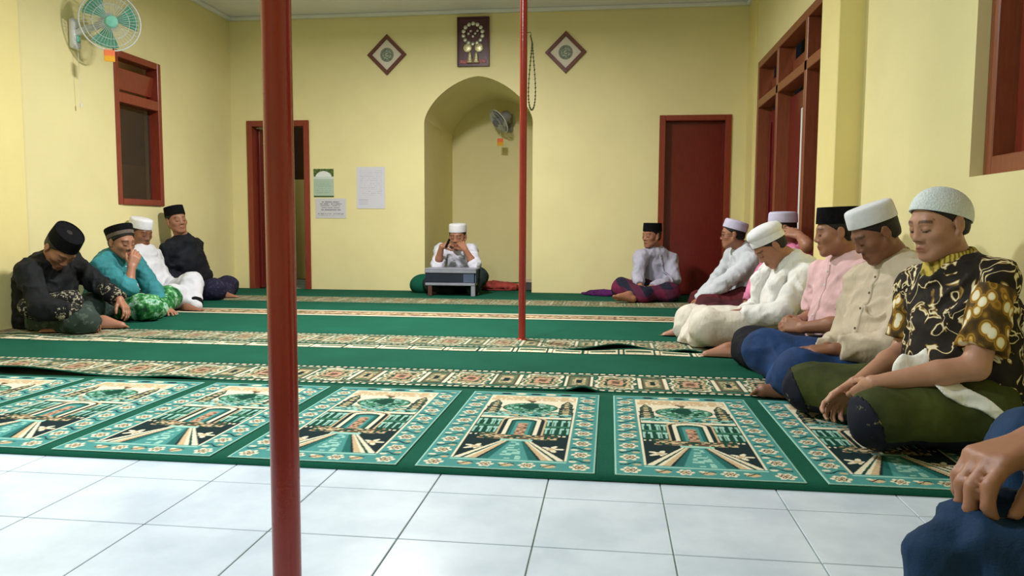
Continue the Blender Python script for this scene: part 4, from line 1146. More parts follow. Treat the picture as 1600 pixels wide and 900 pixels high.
m.shirt(ls, 1.93, .014, .011, .05, False, 1.1, front=M['cornice']); m.collar(ls, .060, .026)
m.legs(plaid((34, 36, 52), (110, 36, 66), 34), .02, .008)
fix_caps(m); PE[7] = m

# 8 the speaker behind the low desk in the niche
J = dict(pel=A(714, 446, 7.85), nk=A(714, 392, 7.70), hd=A(715, 370, 7.62), sa=A(736, 392, 7.66), sb=A(690, 391, 7.68), ea=A(741, 414, 7.42), wa=A(727, 390, 7.38),
         eb=A(684, 414, 7.44), wb=A(690, 385, 7.36), ha=A(728, 450, 7.78), hb=A(700, 450, 7.78), ka=A(749, 432, 7.44), kb=A(676, 445, 7.45), aa=A(738, 454, 7.30), ab=A(700, 455, 7.40))
m = Man('man in white shirt and cap in the niche, covering his face with a hand', J, (-.05, -.98, -.18), .0075, 'mid', (0, 0, 1), 1.06, 1, 1.0, 17, (0, -1, 0))
m.body([Hd('a', A(717, 374, 7.46)-J['wa'], (-.3, .9, 0), 1, .35, .12), Hd('b', A(704, 380, 7.40)-J['wb'], (.2, .6, -.6), -1, 1.0)])
m.hair(.006); m.cap('round', 'white_cap', .10)
sp = cloth('white_speaker_shirt_cloth', (212, 214, 226), .04, .8, 400, .5)
m.shirt(sp, dict(a=1.15, b=1.25), .016, .016, .05, False, 1.2, front=M['grey_band']); m.collar(sp, .060, .024)
m.legs(cloth('dark_green_sarong_cloth', (32, 42, 40), .15), .02, .008)
PE[8] = m; fix_caps(m)
mc = tube('microphone', [A(697, 383, 7.36)-m.base+np.array([0, -.02, -.02]), A(703, 377, 7.40)-m.base+np.array([0, -.02, .02])], [.010, .012], M['black_velvet'], None, 10)
mc.location = tuple(m.base); tag(mc, 'small dark microphone in the speaker\'s raised fist', 'microphone')

# ---- left wall, from far to near ----------------------------------------------------------------
# 9 black shirt leaning on the wall
J = dict(pel=A(286, 455, 6.60), nk=A(277, 373, 6.40), hd=A(276, 345, 6.36), sa=A(254, 390, 6.28), sb=A(304, 385, 6.72), ea=A(254, 428, 6.26), wa=A(284, 440, 6.30),
         eb=A(314, 416, 6.80), wb=A(326, 437, 6.72), ha=A(286, 462, 6.5), hb=A(296, 460, 6.75), ka=A(336, 452, 6.45), kb=A(356, 446, 6.95), aa=A(340, 466, 6.62), ab=A(352, 462, 6.76))
for q in ('pel', 'ha', 'hb'): J[q] = J[q] + np.array([0.110, 0, 0])
for q in ('sa', 'nk'): J[q] = J[q] + np.array([0.060, 0, 0])
m = Man('man in plain black shirt and cap leaning on the wall below the left window', J, (.82, -.56, .05), .0075, 'mid', (-.12, -.05, 1), .98, 1.06, 1.12, 19, (1, -.4, 0))
m.body([Hd('b', A(336, 443, 6.66)-J['wb'], (0, 0, -1), -1, .3), Hd('a', A(300, 446, 6.36)-J['wa'], (0, 0, -1), 1, .3)],
       [dict(a=A(352, 462, 6.70), t=A(382, 459, 6.72), sole=(.1, -.6, -.75), big=1)])
m.hair(.006); m.cap('peci', 'black_velvet', .14)
bk = cloth('black_shirt_cloth', (24, 26, 33), .2, .75, 400, .4)
m.shirt(bk, 1.92, .018, .014, .05, False, 1.15); m.collar(bk, .062, .03)
m.legs(floral((34, 32, 54), (70, 62, 92), .60, 40, 'dark_indigo_sarong_cloth'), .024, .008)
fix_caps(m); PE[9] = m

# 10 white clothes, white cap, half hidden
J = dict(pel=A(222, 466, 5.92), nk=A(214, 390, 5.90), hd=A(220, 364, 5.90), sa=A(192, 405, 5.74), sb=A(238, 400, 6.08), ea=A(200, 448, 5.66), wa=A(238, 462, 5.66),
         eb=A(256, 438, 6.05), wb=A(272, 446, 5.86), ha=A(220, 474, 5.80), hb=A(230, 468, 6.02), ka=A(272, 462, 5.62), kb=A(300, 442, 5.80), aa=A(262, 482, 5.66), ab=A(304, 480, 5.66))
for q in ('pel', 'ha', 'hb'): J[q] = J[q] + np.array([0.095, 0, 0])
for q in ('sa', 'nk'): J[q] = J[q] + np.array([0.060, 0, 0])
m = Man('man in white shirt and trousers, one knee raised, behind the teal shirt', J, (.90, -.28, -.28), .0075, 'dark', (0, 0, 1), .98, 1, 1., 21, (1, -.2, 0))
m.body([Hd('b', A(284, 448, 5.82)-J['wb'], (0, 0, -1), -1, .3), Hd('a', A(252, 468, 5.62)-J['wa'], (0, 0, -1), 1, .3)],
       [dict(a=A(292, 481, 5.62), t=A(320, 483, 5.60), sole=(.1, -.25, -.95), big=1, sc=1.05)])
m.hair(.006); m.cap('round', 'white_cap', .05)
w2 = cloth('white_tunic_cloth', (208, 210, 216), .04, .8, 400, .5)
m.shirt(w2, 1.92, .016, .014, .05, False, 1.12); m.collar(w2, .060, .026)
m.legs(cloth('white_trouser_cloth', (204, 206, 212), .04, .8, 400, .5), .018, .009, False, 'trousers', shin_end=.90)
c0, c1 = lerp(J['kb'], J['ab'], .84), lerp(J['kb'], J['ab'], .93); F = Field(); F.cone(c0, c1, .068, .066, .01, None, 1, True); m.put('dark_trouser_hem', F, M['black_velvet'])
fix_caps(m); PE[10] = m

# 11 teal shirt, hand to the mouth, leaning on the other
J = dict(pel=A(164, 478, 5.24), nk=A(178, 400, 5.24), hd=A(190, 379, 5.22), sa=A(158, 418, 5.04), sb=A(208, 410, 5.44), ea=A(200, 452, 5.00), wa=A(206, 418, 5.06),
         eb=A(238, 450, 5.40), wb=A(254, 480, 5.30), ha=A(170, 488, 5.12), hb=A(180, 480, 5.36), ka=A(232, 480, 4.98), kb=A(262, 466, 5.52), aa=A(222, 490, 5.22), ab=A(238, 492, 5.10))
m = Man('man in a teal shirt and banded dark cap holding a hand to his mouth', J, (.93, -.30, -.20), .0065, 'mid', (-.05, 0, 1), 1.0, 1, 1.04, 23, (1, -.3, 0))
m.body([Hd('a', A(213, 398, 5.10)-J['wa'], (-.5, .7, .2), 1, .5, .1), Hd('b', A(272, 488, 5.26)-J['wb'], (0, -.1, -1), -1, .28, .35)])
m.hair(.008); m.cap('songkok', 'black_velvet', .52, M['grey_band'])
tl = cloth('teal_shirt_cloth', (54, 126, 132), .1, .7, 400, .5)
m.shirt(tl, dict(a=1.55, b=1.90), .018, .017, .05, False, 1.2, front=M['cornice']); m.collar(tl, .062, .032)
m.legs(sarong_leaf(), .026, .012)
fix_caps(m); PE[11] = m

# 12 black shirt, head bowed, nearest of the left row
J = dict(pel=A(34, 488, 4.62), nk=A(66, 404, 4.60), hd=A(95, 389, 4.52), sa=A(30, 424, 4.36), sb=A(106, 408, 4.80), ea=A(64, 482, 4.22), wa=A(128, 490, 4.32),
         eb=A(150, 442, 4.80), wb=A(187, 468, 4.72), ha=A(38, 500, 4.48), hb=A(58, 490, 4.74), ka=A(128, 504, 4.34), kb=A(158, 476, 4.90), aa=A(140, 506, 4.60), ab=A(112, 508, 4.46))
for q in ('pel', 'ha', 'hb'): J[q] = J[q] + np.array([0.170, 0, 0])
for q in ('sa', 'nk'): J[q] = J[q] + np.array([0.060, 0, 0])
m = Man('man in black with floral cuffs, head bowed, nearest at the left wall', J, (.62, -.26, -.92), .0055, 'mid', (.3, -.05, 1), 1.08, 1.02, 1.22, 25, (1, -.3, 0))
m.body([Hd('b', A(197, 482, 4.70)-J['wb'], (-.2, -.2, -.9), -1, .42, .12), Hd('a', A(152, 503, 4.36)-J['wa'], (0, .2, -1), 1, .55)],
       [dict(a=A(160, 501, 4.56), t=A(194, 496, 4.62), sole=(.2, -.5, -.8), big=1), dict(a=A(96, 518, 4.36)+np.array([0, 0, .01]), t=A(76, 519, 4.34), sole=(0, -.6, -.7), big=-1, sc=.8)])
m.hair(.010); m.cap('peci', 'black_velvet', .16)
b1 = cloth('black_tunic_cloth', (22, 24, 27), .2, .75, 400, .4)
m.shirt(b1, 1.90, .024, .016, .05, False, 1.25); m.collar(b1, .064, .03)
fl = floral((28, 28, 28), (196, 188, 160), .55, 60)
for q in 'ab':
    F = Field(); F.cone(lerp(J['e'+q], J['w'+q], .42), lerp(J['e'+q], J['w'+q], .97), .0600, .0535, .01, None, 1, True); F.post.append(m.folds(.006)); 
    G = F; G.p[0] = G.p[0][:7] + (True,) + G.p[0][8:]; m.put('floral_cuff', G, fl)
F = Field(); c0 = J['pel'] + np.array([0, 0, -.005]); F.cone(c0, c0+np.array([.0, 0, .06]), .146, .138, .02, m.rx, 1.2); F.cone(A(50, 480, 4.32), A(112, 470, 4.40), .075, .07, .05); F.post.append(m.folds(.008)); m.put('floral_hem', F, fl)
m.legs(floral((50, 62, 56), (78, 92, 82), .58, 22, 'grey_green_sarong_cloth'), .026, .010)
fix_caps(m); PE[12] = m

# 13 the neighbour of the camera: only a knee and a hand reach into the picture
J = dict(pel=np.array([1.00, .90, .13]), nk=np.array([1.08, .95, .60]), hd=np.array([1.05, .96, .75]), sa=np.array([1.09, .78, .55]), sb=np.array([1.07, 1.13, .55]), ea=np.array([1.02, .74, .32]), wa=np.array([.84, .78, .28]),
         eb=np.array([.93, 1.16, .36]), wb=A(1622, 694, 1.03), ha=np.array([.98, .80, .12]), hb=np.array([.98, 1.03, .12]), ka=A(1580, 885, .98), kb=A(1645, 722, 1.28), aa=A(1530, 1060, .94), ab=A(1600, 900, 1.26))
m = Man('person in dark blue at the right edge, one hand resting on a raised knee', J, (-.9, .35, -.1), .006, 'mid', (0, 0, 1), 1., 1, 1.05, 27, (-1, .2, 0))
m.body([Hd('b', A(1525, 722, .99)-J['wb'], (-.45, -.30, -.85), 1, .70, .06, .45, 1.05), Hd('a', (-1, .1, -.2), (0, .3, -1), -1, .3)])
m.hair(.006); m.cap('peci', 'black_velvet', .1)
nv = cloth('dark_navy_shirt_cloth', (30, 36, 50), .2, .8)
m.shirt(nv, dict(a=1.9, b=.85), .016, .014, .05, False, 1.1); m.collar(nv, .062, .03)
bl = cloth('dark_blue_sarong_cloth', (26, 48, 76), .25, .8, 400, .5)
m.legs(bl, .020, .014, False, 'sarong', True, .04, [(A(1478, 850, .97), A(1506, 792, 1.0), .034, .018, .03), (A(1456, 862, .96), A(1472, 960, .95), .024, .036, .03)], .92)
fix_caps(m); PE[13] = m

for k in range(1, 7): PE[k].root['group'] = 'men seated along the right wall'
for k in range(9, 13): PE[k].root['group'] = 'men seated along the left wall'
# ---------------------------------------------------------------- fans
def fan(label, base, basedir, head, face, R, cbody, cblade, pull=True, twist=.3):
    """wall fan: base on the wall, arm, motor, wire guard of two dishes, three blades, hub"""
    base = np.asarray(base, float); head = np.asarray(head, float)
    t = thing('wall_fan', label, 'fan', base, 0, 'wall fans'); W = Matrix.Translation(Vector([float(v) for v in -base]))
    mb = plain('fan_plastic', cbody, .35, .5, .03); mbl = plain('fan_blade_plastic', cblade, .3, .5, .05)
    fb = frame_from(basedir); loc = lambda p: np.asarray(p, float)-base
    mt = Matrix.Translation(Vector((0, 0, 0))) @ fb.to_4x4()
    bm = bmesh.new(); add_box(bm, (-.045, -.115, 0), (.045, .105, .05), .022, mt, 3); bb = bm_obj('wall_base', bm, mb, t, True, .8)
    bm = bmesh.new(); add_box(bm, (-.020, -.07, .048), (.020, -.02, .058), .006, mt, 2); bm_obj('switch_panel', bm, mbl, bb)
    bm = bmesh.new(); add_box(bm, (-.018, .0, .048), (.018, .03, .056), .004, mt, 2); bm_obj('speed_label', bm, M['black_velvet'], bb)
    f = nrm(face); hd = loc(head); back = hd - f*.075
    bm = bmesh.new(); add_tube(bm, [np.array(fb.col[2])*.03, np.array(fb.col[2])*.10+np.array([0, 0, .02]), back-f*.06], [.026, .024, .026], 14); bm_obj('arm', bm, mb, t, True, .9)
    fr = np.array(frame_from(f)); MM = Matrix([list(fr[i])+[float(hd[i])] for i in range(3)]+[[0, 0, 0, 1]])
    bm = bmesh.new(); add_lathe(bm, [(.02, -.16), (.050, -.155), (.062, -.13), (.064, -.08), (.055, -.05), (.02, -.045)], 28, 1, 1, MM); bm_obj('motor_housing', bm, mb, t, True, .6)
    gd = NT('fan_guard_wire'); gd.base((214, 222, 220)); gm = gd.fin(.35, .5)
    bm = bmesh.new()
    def dish(sg, dep):
        prof = lambda s: dep*(1-s**2.6)
        n = 44
        for k in range(n):
            a = 2*math.pi*k/n
            add_tube(bm, [MM @ Vector((R*s*math.cos(a), R*s*math.sin(a), sg*prof(s))) for s in (.2, .45, .7, .88, 1.)], .0014, 4)
        for s in (.2, .6, .85): add_tube(bm, [MM @ Vector((R*s*math.cos(a), R*s*math.sin(a), sg*prof(s))) for a in np.linspace(0, 2*math.pi, 40, False)], .0018, 5, True)
    dish(1, .055); dish(-1, .05)
    add_tube(bm, [MM @ Vector((R*math.cos(a), R*math.sin(a), 0)) for a in np.linspace(0, 2*math.pi, 56, False)], .0055, 8, True)
    bm_obj('wire_guard', bm, gm, t, True)
    for k in range(3):
        bm = bmesh.new(); a0 = twist+k*2.0944; nr, na = 8, 8; g = []
        for i in range(nr):
            s = .16+.76*i/(nr-1); wdt = (.30+.55*math.sin(min(1, s*1.1)*1.5))*.85
            row = []
            for j in range(na):
                q = j/(na-1)-.5; a = a0 + q*wdt*1.5; z = .020*q*2*(1-.3*s) - .004
                row.append(bm.verts.new(MM @ Vector((R*s*math.cos(a), R*s*math.sin(a), z))))
            g.append(row)
        for i in range(nr-1):
            for j in range(na-1): bm.faces.new((g[i][j], g[i][j+1], g[i+1][j+1], g[i+1][j]))
        bmesh.ops.solidify(bm, geom=bm.faces[:], thickness=.002)
        bm_obj('blade', bm, mbl, t, True, .8)
    bm = bmesh.new(); add_lathe(bm, [(.02, -.03), (.040, -.03), (.041, .01), (.034, .026), (.012, .032)], 24, 1, 1, MM); hb = bm_obj('blade_hub', bm, mbl, t, True, .6)
    bm = bmesh.new(); add_lathe(bm, [(.002, .050), (.042, .050), (.045, .056), (.036, .066), (.002, .072)], 28, 1, 1, MM); bm_obj('guard_badge', bm, mbl, t, True, .6)
    if pull:
        c = np.array(fb.col[2])*.045 + np.array([0, 0, -.11])
        tube('pull_cord', [c, c+np.array([.004, 0, -.2]), c+np.array([.002, .006, -.40])], .0016, M['cornice'], t, 5)
        tube('cord_knob', [c+np.array([.002, .006, -.40]), c+np.array([.002, .006, -.43])], .006, M['cornice'], t, 8)
    return t
fb = AX(112, 52, XL)
fh = A(172, 34, 5.36)
fan('white wall fan with mint green blades high on the left wall', fb, (1, 0, 0), fh, (.66, -.72, -.16), .205, (226, 228, 232), (128, 204, 184))
nb = A(796, 192, DN-.001)
fan('small grey wall fan inside the arched niche', nb, (0, -1, 0), nb+np.array([-.085, -.30, -.02]), (-.70, -.48, -.60), .15, (150, 148, 156), (120, 118, 130), False, .9)

# orange cards hung below the fans
def hang_tag(label, p, top, rz):
    t = thing('hanging_card', label, 'tag', p, rz, 'orange cards under the fans')
    oc = NT('orange_card'); z = oc.n('ShaderNodeSeparateXYZ'); oc.link(oc.coord(), z.inputs[0])
    oc.base(oc.ramp(oc.math('ADD', oc.math('MULTIPLY', z.outputs['Z'], 12.), .5), [(.40, (244, 178, 40)), (.5, (250, 150, 60)), (.6, (250, 128, 84))])); m_ = oc.fin(.5, .3)
    box('card', (-.036, -.003, -.042), (.036, .003, .042), m_, t, .0025)
    d = np.asarray(top, float)-np.asarray(p, float); c, s = math.cos(-rz), math.sin(-rz); d = np.array([c*d[0]-s*d[1], s*d[0]+c*d[1], d[2]])
    tube('string', [(0, 0, .040), tuple(d*.5+np.array([.008, 0, .02])), tuple(d)], .0014, M['cornice'], t, 5)
    return t
hang_tag('orange card hanging under the white fan on the left wall', A(171, 87, 5.32), fh+np.array([0, -.01, -.20]), .6)
hang_tag('orange card hanging under the grey fan in the niche', A(781.5, 222, DN-.30), nb+np.array([-.07, -.29, -.145]), -.2)

# ---------------------------------------------------------------- things on the back wall
def loc_box(name, lo, hi, mat, parent, bev=.003, mtx=None): return box(name, lo, hi, mat, parent, bev, mtx)
brown_fr = redwood('brown_picture_frame', (116, 66, 56), .4)
def emblem_mat():
    t = NT('cream_calligraphy_print'); sep = t.n('ShaderNodeSeparateXYZ'); t.link(t.coord(), sep.inputs[0])
    r = t.math('SQRT', t.math('ADD', t.math('POWER', sep.outputs['X'], 2.), t.math('POWER', sep.outputs['Z'], 2.)))
    ang = t.math('ARCTAN2', sep.outputs['Z'], sep.outputs['X'])
    c = t.ramp(t.math('MULTIPLY', r, 10.), [(0, (120, 132, 116)), (.12, (206, 206, 190)), (.22, (130, 140, 124)), (.40, (190, 194, 178)), (.50, (120, 132, 116)), (.60, (150, 156, 140)), (.68, (122, 132, 118)), (.72, (222, 214, 200))])
    w = t.noise(70, 2); c2 = t.mix(t.math('MULTIPLY', t.math('GREATER_THAN', w, .52), t.math('LESS_THAN', r, .066)), c, (112, 126, 110))
    t.base(c2); return t.fin(.7, .2)
EMB = emblem_mat()
def diamond(px, py, label, cut):
    c = A(px, py, D); t = thing('diamond_picture', label, 'picture', (c[0], D-.002, c[2]), 0, 'diamond pictures on the back wall')
    a = .205; mt = Matrix.Rotation(math.radians(45), 4, 'Y'); h = a/math.sqrt(2)
    for k in range(4):
        m2 = mt @ Matrix.Rotation(math.pi/2*k, 4, 'Y'); box('frame_rail', (-h, -.020, h-.036), (h-.036, 0, h), brown_fr, t, .003, m2)
    box('mat_board', (-h+.03, -.008, -h+.03), (h-.03, -.003, h-.03), EMB, t, 0, mt)
    return t
diamond(605, 86, 'diamond hung picture with a round grey emblem, left of the plaque above the arch', 0)
diamond(884, 82, 'diamond hung picture with a round grey emblem, right of the thin red post', 0)

a, b = A(715, 28, D), A(765, 104, D); cx, cz = (a[0]+b[0])/2, (a[2]+b[2])/2; w, h = (b[0]-a[0])/2, (a[2]-b[2])/2
t = thing('ornament_plaque', 'dark red wooden plaque with silver ornaments hung above the arch', 'plaque', (cx, D-.002, cz))
dk = redwood('dark_plaque_wood', (84, 38, 48), .35)
silver = plain('polished_silver', (214, 214, 206), .3, .5, .12, 40, 0, 60, .85); gold = plain('pale_gold_metal', (224, 216, 178), .3, .5, .15, 60, .4, 200, .8)
box('backing_board', (-w+.012, -.022, -h+.012), (w-.012, 0, h-.012), dk, t, .002)
for lo, hi in (((-w, -.034, h-.016), (w, 0, h)), ((-w, -.034, -h), (w, 0, -h+.016)), ((-w, -.034, -h+.016), (-w+.016, 0, h-.016)), ((w-.016, -.034, -h+.016), (w, 0, h-.016))): box('frame_rail', lo, hi, dk, t, .003)
def disc(name, x, z, r, mat, y=-.030, parent=t):
    bm = bmesh.new(); mt = Matrix.Translation((x, y, z)) @ Matrix.Rotation(math.radians(90), 4, 'X'); add_lathe(bm, [(r*.9, -.008), (r, -.004), (r, .004), (r*.8, .008), (r*.25, .011)], 18, 1, 1, mt); return bm_obj(name, bm, mat, parent, True, .7)
for k in range(14):
    an = 2*math.pi*k/14+.2; disc('silver_stud', .098*math.cos(an), .075+.098*math.sin(an), .020, silver)
for k in range(5): disc('silver_stud', -.045+.0225*k, .075+.03*math.sin(k*2.1), .014, silver)
disc('medallion', -.055, -.062, .042, gold); disc('medallion', .060, -.062, .042, gold)
for x in (-.030, .034):
    bm = bmesh.new(); add_lathe(bm, [(.034, -.045), (.032, -.038), (.022, -.01), (.017, .03), (.010, .05), (.003, .06)], 18, 1, .55, Matrix.Translation((x, -.042, -.165))); bm_obj('bell', bm, gold, t, True, .7)
box('ribbon_plate', (-w+.03, -.028, -h+.030), (w-.03, -.022, -h+.065), plain('red_gilt_plate', (150, 70, 70), .4, .4, .3, 50), t, .002)

# sheets taped to the wall; the print is too small in the photograph to be read
def sheet(name, label, x0, y0, x1, y1, fn, cat='notice'):
    a, b = A(x0, y0, D), A(x1, y1, D); w, h = b[0]-a[0], a[2]-b[2]
    t = thing(name, label, cat, (a[0], D-.001, b[2]), 0, 'notices taped to the back wall')
    us = np.linspace(0, w, max(int(w/.004), 8)); vs = np.linspace(0, h, max(int(h/.004), 8))
    U, V = np.meshgrid(us, vs, indexing='ij'); cols = fn(U/w, V/h, U, V)
    i = np.arange(U.size).reshape(U.shape); Fq = np.stack([i[:-1, :-1], i[1:, :-1], i[1:, 1:], i[:-1, 1:]], -1).reshape(-1, 4)
    P = np.stack([U, -.0035-.0025*np.sin(U/w*3.1)*np.sin(V/h*3.0), V], -1).reshape(-1, 3)
    np_mesh('printed_face', P, Fq, PAPER, t, True, cols.reshape(-1, 3))
    box('paper_back', (0.001, -.0025, .001), (w-.001, -.0008, h-.001), M['cornice'], t, 0)
    return t
PAPER = vcol('printed_paper', .7, .2, 80, .0)
def green_notice(u, v, U, V):
    c = np.empty(u.shape+(3,)); c[:] = lin((176, 196, 178)); tp = v > .70
    c[tp] = lin((70, 92, 50)); c[tp & (hsh(np.floor(U/.012), np.floor(V/.012)) > .5)] = lin((104, 124, 66))
    d = np.hypot((u-.5)/.42, (v-.66)/.26) < 1; c[d & (v > .66)] = lin((224, 230, 226)); c[(v < .72) & (v > .64)] = lin((206, 218, 210)); c[v < .05] = lin((74, 100, 58))
    ln = (v > .12) & (v < .60) & (np.mod(v, .075) < .02) & (u > .12) & (u < .88) & (hsh(np.floor(U/.008), np.floor(v/.075)) > .35); c[ln] = lin((156, 180, 160))
    return c
def text_notice(u, v, U, V):
    c = np.empty(u.shape+(3,)); c[:] = lin((206, 206, 212))
    wd = .38 - .08*np.abs(np.sin(np.floor(v/.10)*2.2)); ln = (v > .36) & (v < .90) & (np.mod(v, .10) < .055) & (np.abs(u-.5) < wd) & (hsh(np.floor(U/.007), np.floor(v/.10)) > .22); c[ln] = lin((146, 146, 158))
    l2 = (v > .12) & (v < .30) & (np.mod(v, .10) < .045) & (np.abs(u-.5) < .42) & (hsh(np.floor(U/.007), np.floor(v/.10), 4) > .3); c[l2] = lin((158, 158, 170)); return c
def faint_notice(u, v, U, V):
    c = np.empty(u.shape+(3,)); c[:] = lin((212, 212, 222))
    ln = (v > .30) & (v < .94) & (np.mod(v, .045) < .016) & (np.abs(u-.5) < .40) & (hsh(np.floor(U/.010), np.floor(v/.045)) > .4); c[ln] = lin((196, 196, 208))
    l2 = (v > .10) & (v < .22) & (u < .4) & (u > .08) & (np.mod(v, .05) < .02); c[l2] = lin((190, 190, 204)); return c
sheet('wall_notice', 'pale green notice with a white dome heading taped beside the open door', 490, 264, 522, 308, green_notice)
sheet('wall_notice', 'white landscape notice with grey lines of print, below the green one', 493, 310, 541, 341, text_notice)
sheet('wall_notice', 'large white upright notice with faint print between the green notice and the arch', 557, 261, 602, 326, faint_notice)

# string of prayer beads hung from a hook on the thin post
hx, hy = POLE2; top = A(829, 52, hy-.01)
t = thing('prayer_beads', 'long loop of dark prayer beads hanging on the thin red post', 'beads', (top[0], top[1], top[2]))
bead = plain('dark_olive_bead', (82, 84, 58), .4, .4, .2, 80)
tube('hook', [(hx+.02-top[0], 0, .004), (-.012, 0, .004), (0, 0, .006), (.004, 0, -.012), (-.004, 0, -.016)], .0025, bead, t, 6)
pts = []
for k in range(46):
    a = 2*math.pi*k/46; s = math.sin(a); cz = -.245 + .19*math.cos(a)*(1 if True else 1)
    pts.append((.010 + .030*s*(.55+.45*(-math.cos(a))), 0, cz))
bm = bmesh.new(); add_tube(bm, pts, .0030, 5, True); bm_obj('cord', bm, bead, t, True)
bm = bmesh.new()
for p in pts:
    bmesh.ops.create_icosphere(bm, subdivisions=1, radius=.0062, matrix=Matrix.Translation(p))
bo = bm_obj('bead_string', bm, bead, t, True); bo['kind'] = 'stuff'
bm = bmesh.new(); add_tube(bm, [(0, 0, -.012), (.004, 0, -.03), (.010, 0, -.056)], .0045, 6); bm_obj('tassel', bm, bead, t, True)

# ---------------------------------------------------------------- the speaker's low desk and what lies around it
a, b = A(665, 418, 7.20), A(745, 418, 7.20); zt = a[2]-.003
dk_l, dk_r = a[0], b[0]; t = thing('low_desk', 'low grey reading desk with a dark front panel before the speaker', 'desk', ((dk_l+dk_r)/2, 7.26, .0105)); hw = (dk_r-dk_l)/2; zt -= .0105
al = plain('grey_aluminium', (150, 154, 168), .35, .5, .06, 10, 0, 60, .25); dpan = plain('smoked_dark_panel', (34, 40, 56), .2, .5, .1, 6); lp = plain('smoked_light_panel', (78, 92, 116), .2, .5, .1, 6); wdk = plain('brown_desk_leg', (92, 58, 50), .5, .3, .1)
box('top_board', (-hw, -.10, zt-.018), (hw, .14, zt), al, t, .004)
box('front_rail', (-hw, -.105, zt-.045), (hw, -.085, zt-.018), al, t, .003)
box('front_panel', (-hw+.008, -.095, zt-.135), (hw*.50, -.085, zt-.045), dpan, t, .002)
box('front_panel', (hw*.50, -.095, zt-.135), (hw*.92, -.085, zt-.045), lp, t, .002)
box('lower_shelf', (-hw+.005, -.105, zt-.165), (hw-.01, .13, zt-.140), al, t, .003)
for x, mt_ in ((-hw+.05, wdk), (hw-.03, al)):
    for y in (-.085, .11): box('leg', (x-.02, y-.015, 0), (x+.02, y+.015, zt-.165), mt_, t, .003)
box('side_panel', (-hw+.004, -.085, zt-.140), (-hw+.014, .13, zt-.018), dpan, t, .002); box('side_panel', (hw-.014, -.085, zt-.140), (hw-.004, .13, zt-.018), lp, t, .002)

# green bolster cushion left of the desk
F = Field(); c = A(656, 446, 7.55); c[2] = .085
F.ball((c[0], c[1], .085), (.100, .13, .095), .05); F.ball((c[0]+.08, c[1]+.02, .085), (.11, .12, .10), .08)
F.post.append(lambda P, d: d + .004*np.sin(P[:, 2]*60)*0)
V, Q = polygonise(F, .009, np.array([-9, -9, .013])); base = np.array([c[0], c[1], .0125])
t = thing('cushion', 'rounded dark green cushion lying left of the low desk', 'cushion', base)
np_mesh('cover', V-base, Q, M['green'], t); bm = bmesh.new(); add_tube(bm, [(.04+.140*math.cos(q), .010, .073+.095*math.sin(q)) for q in np.linspace(.1, 3.04, 18)], .006, 6); bm_obj('piping', bm, M['green'], t, True)

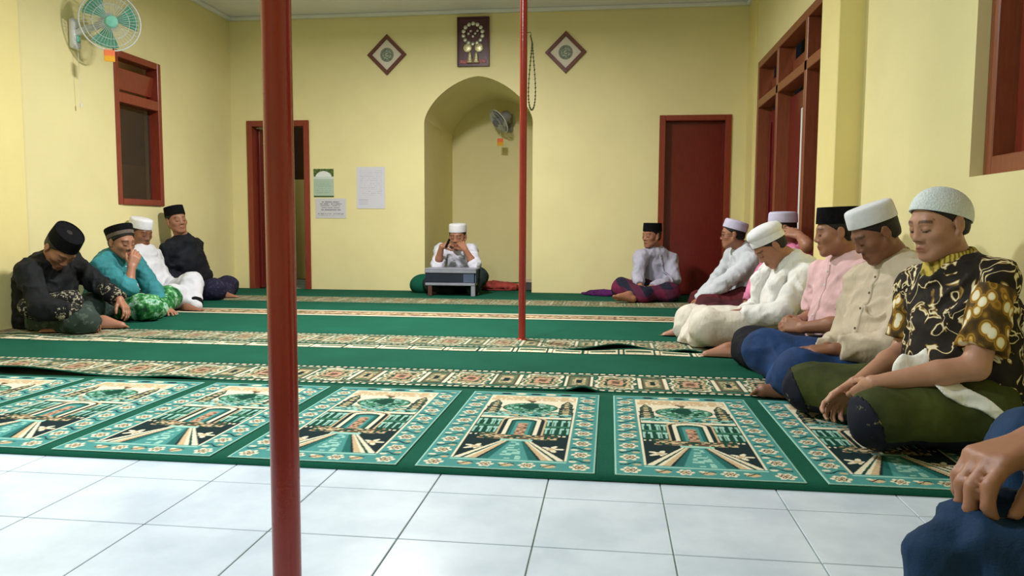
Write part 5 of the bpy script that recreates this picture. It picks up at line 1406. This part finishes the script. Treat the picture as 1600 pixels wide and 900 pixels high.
# cloths: a soft pile made by a wrinkled low field
def cloth_heap(name, label, blobs, mat, amp=.012, fr=20, seed=3, h=.008, floor=.0125, cat='cloth', edge=None):
    F = Field()
    for c, r in blobs: F.ball(c, r, .03)
    fq = np.array([fr]*3, f32)
    F.post.append(lambda P, d: d + (np.abs(vnoise(P*fq, seed))*4-1)*f32(amp))
    V, Q = polygonise(F, h, np.array([-9, -9, floor])); c0 = np.array(blobs[0][0], float); base = np.array([c0[0], c0[1], floor-.0005])
    t = thing(name, label, cat, base); np_mesh('folded_cloth', V-base, Q, mat, t)
    if edge is not None:
        pts = [(np.array(p, float)-base) for p in edge]; bm = bmesh.new(); add_tube(bm, pts, .007, 6); bm_obj('hem', bm, mat, t, True)
    return t
q = AZ(784, 455); c = np.array([q[0], 7.95, 0])
cloth_heap('folded_cloth', 'crumpled brick red cloth lying in the niche right of the speaker', [((c[0]-.05, c[1], .04), (.16, .12, .055)), ((c[0]+.08, c[1]+.02, .035), (.10, .10, .045)), ((c[0]-.13, c[1]+.05, .05), (.09, .08, .05))], cloth('brick_red_cloth', (138, 58, 50), .2), .012, 18, 2,
           edge=[(c[0]-.2, c[1]-.09, .02), (c[0]-.05, c[1]-.13, .022), (c[0]+.10, c[1]-.10, .02)])
q = AZ(936, 463); c = np.array([q[0], q[1]+.05, 0])
cloth_heap('folded_cloth', 'purple cloth lying flat on the green carpet beside the man in lilac', [((c[0], c[1], .022), (.12, .13, .030)), ((c[0]+.08, c[1]-.05, .026), (.09, .11, .034)), ((c[0]-.1, c[1]+.05, .02), (.07, .08, .02))], cloth('purple_cloth', (76, 24, 84), .25), .010, 18, 4, .007,
           edge=[(c[0]-.15, c[1]-.02, .018), (c[0]-.03, c[1]-.13, .02), (c[0]+.1, c[1]-.16, .02)])
# small things at the right end of the niche
q = AZ(826, 456); bx_ = thing('storage_box', 'small dark grey box at the right end of the niche', 'box', (q[0]+.0, 8.0, .012))
box('body', (-.07, -.10, 0), (.07, .10, .085), plain('dark_grey_plastic', (66, 62, 66), .5, .3), bx_, .006); box('lid', (-.074, -.104, .085), (.074, .104, .105), plain('pale_box_lid', (176, 160, 140), .5, .3), bx_, .004)
q = AZ(802, 455); bk_ = thing('book', 'flat tan book lying on the niche floor behind the thin post', 'book', (q[0]+.03, 8.30, .012), .2)
box('cover', (-.09, -.12, 0), (.09, .12, .003), plain('tan_book_cover', (176, 140, 110), .6, .3), bk_, .001); box('cover', (-.09, -.12, .033), (.09, .12, .036), plain('tan_book_cover', (176, 140, 110), .6, .3), bk_, .001); box('pages', (-.085, -.115, .003), (.085, .115, .033), M['cornice'], bk_, .001)

# doors and windows stand at their own base: move each root there and its parts back
def settle(root, loc):
    loc = Vector([float(v) for v in loc]); root.location = loc
    for c in root.children: c.location = c.location - loc
settle(d1, ((DL[0]+DL[1])/2, D, 0)); settle(d2, ((DR[0]+DR[1])/2, D, 0)); settle(d3, (XR, (D3[0]+D3[1])/2, 0))
settle(w1, (XL, (W1[0]+W1[1])/2, W1[2])); settle(w3, (XR, (W3[0]+W3[1])/2, W3[2]))
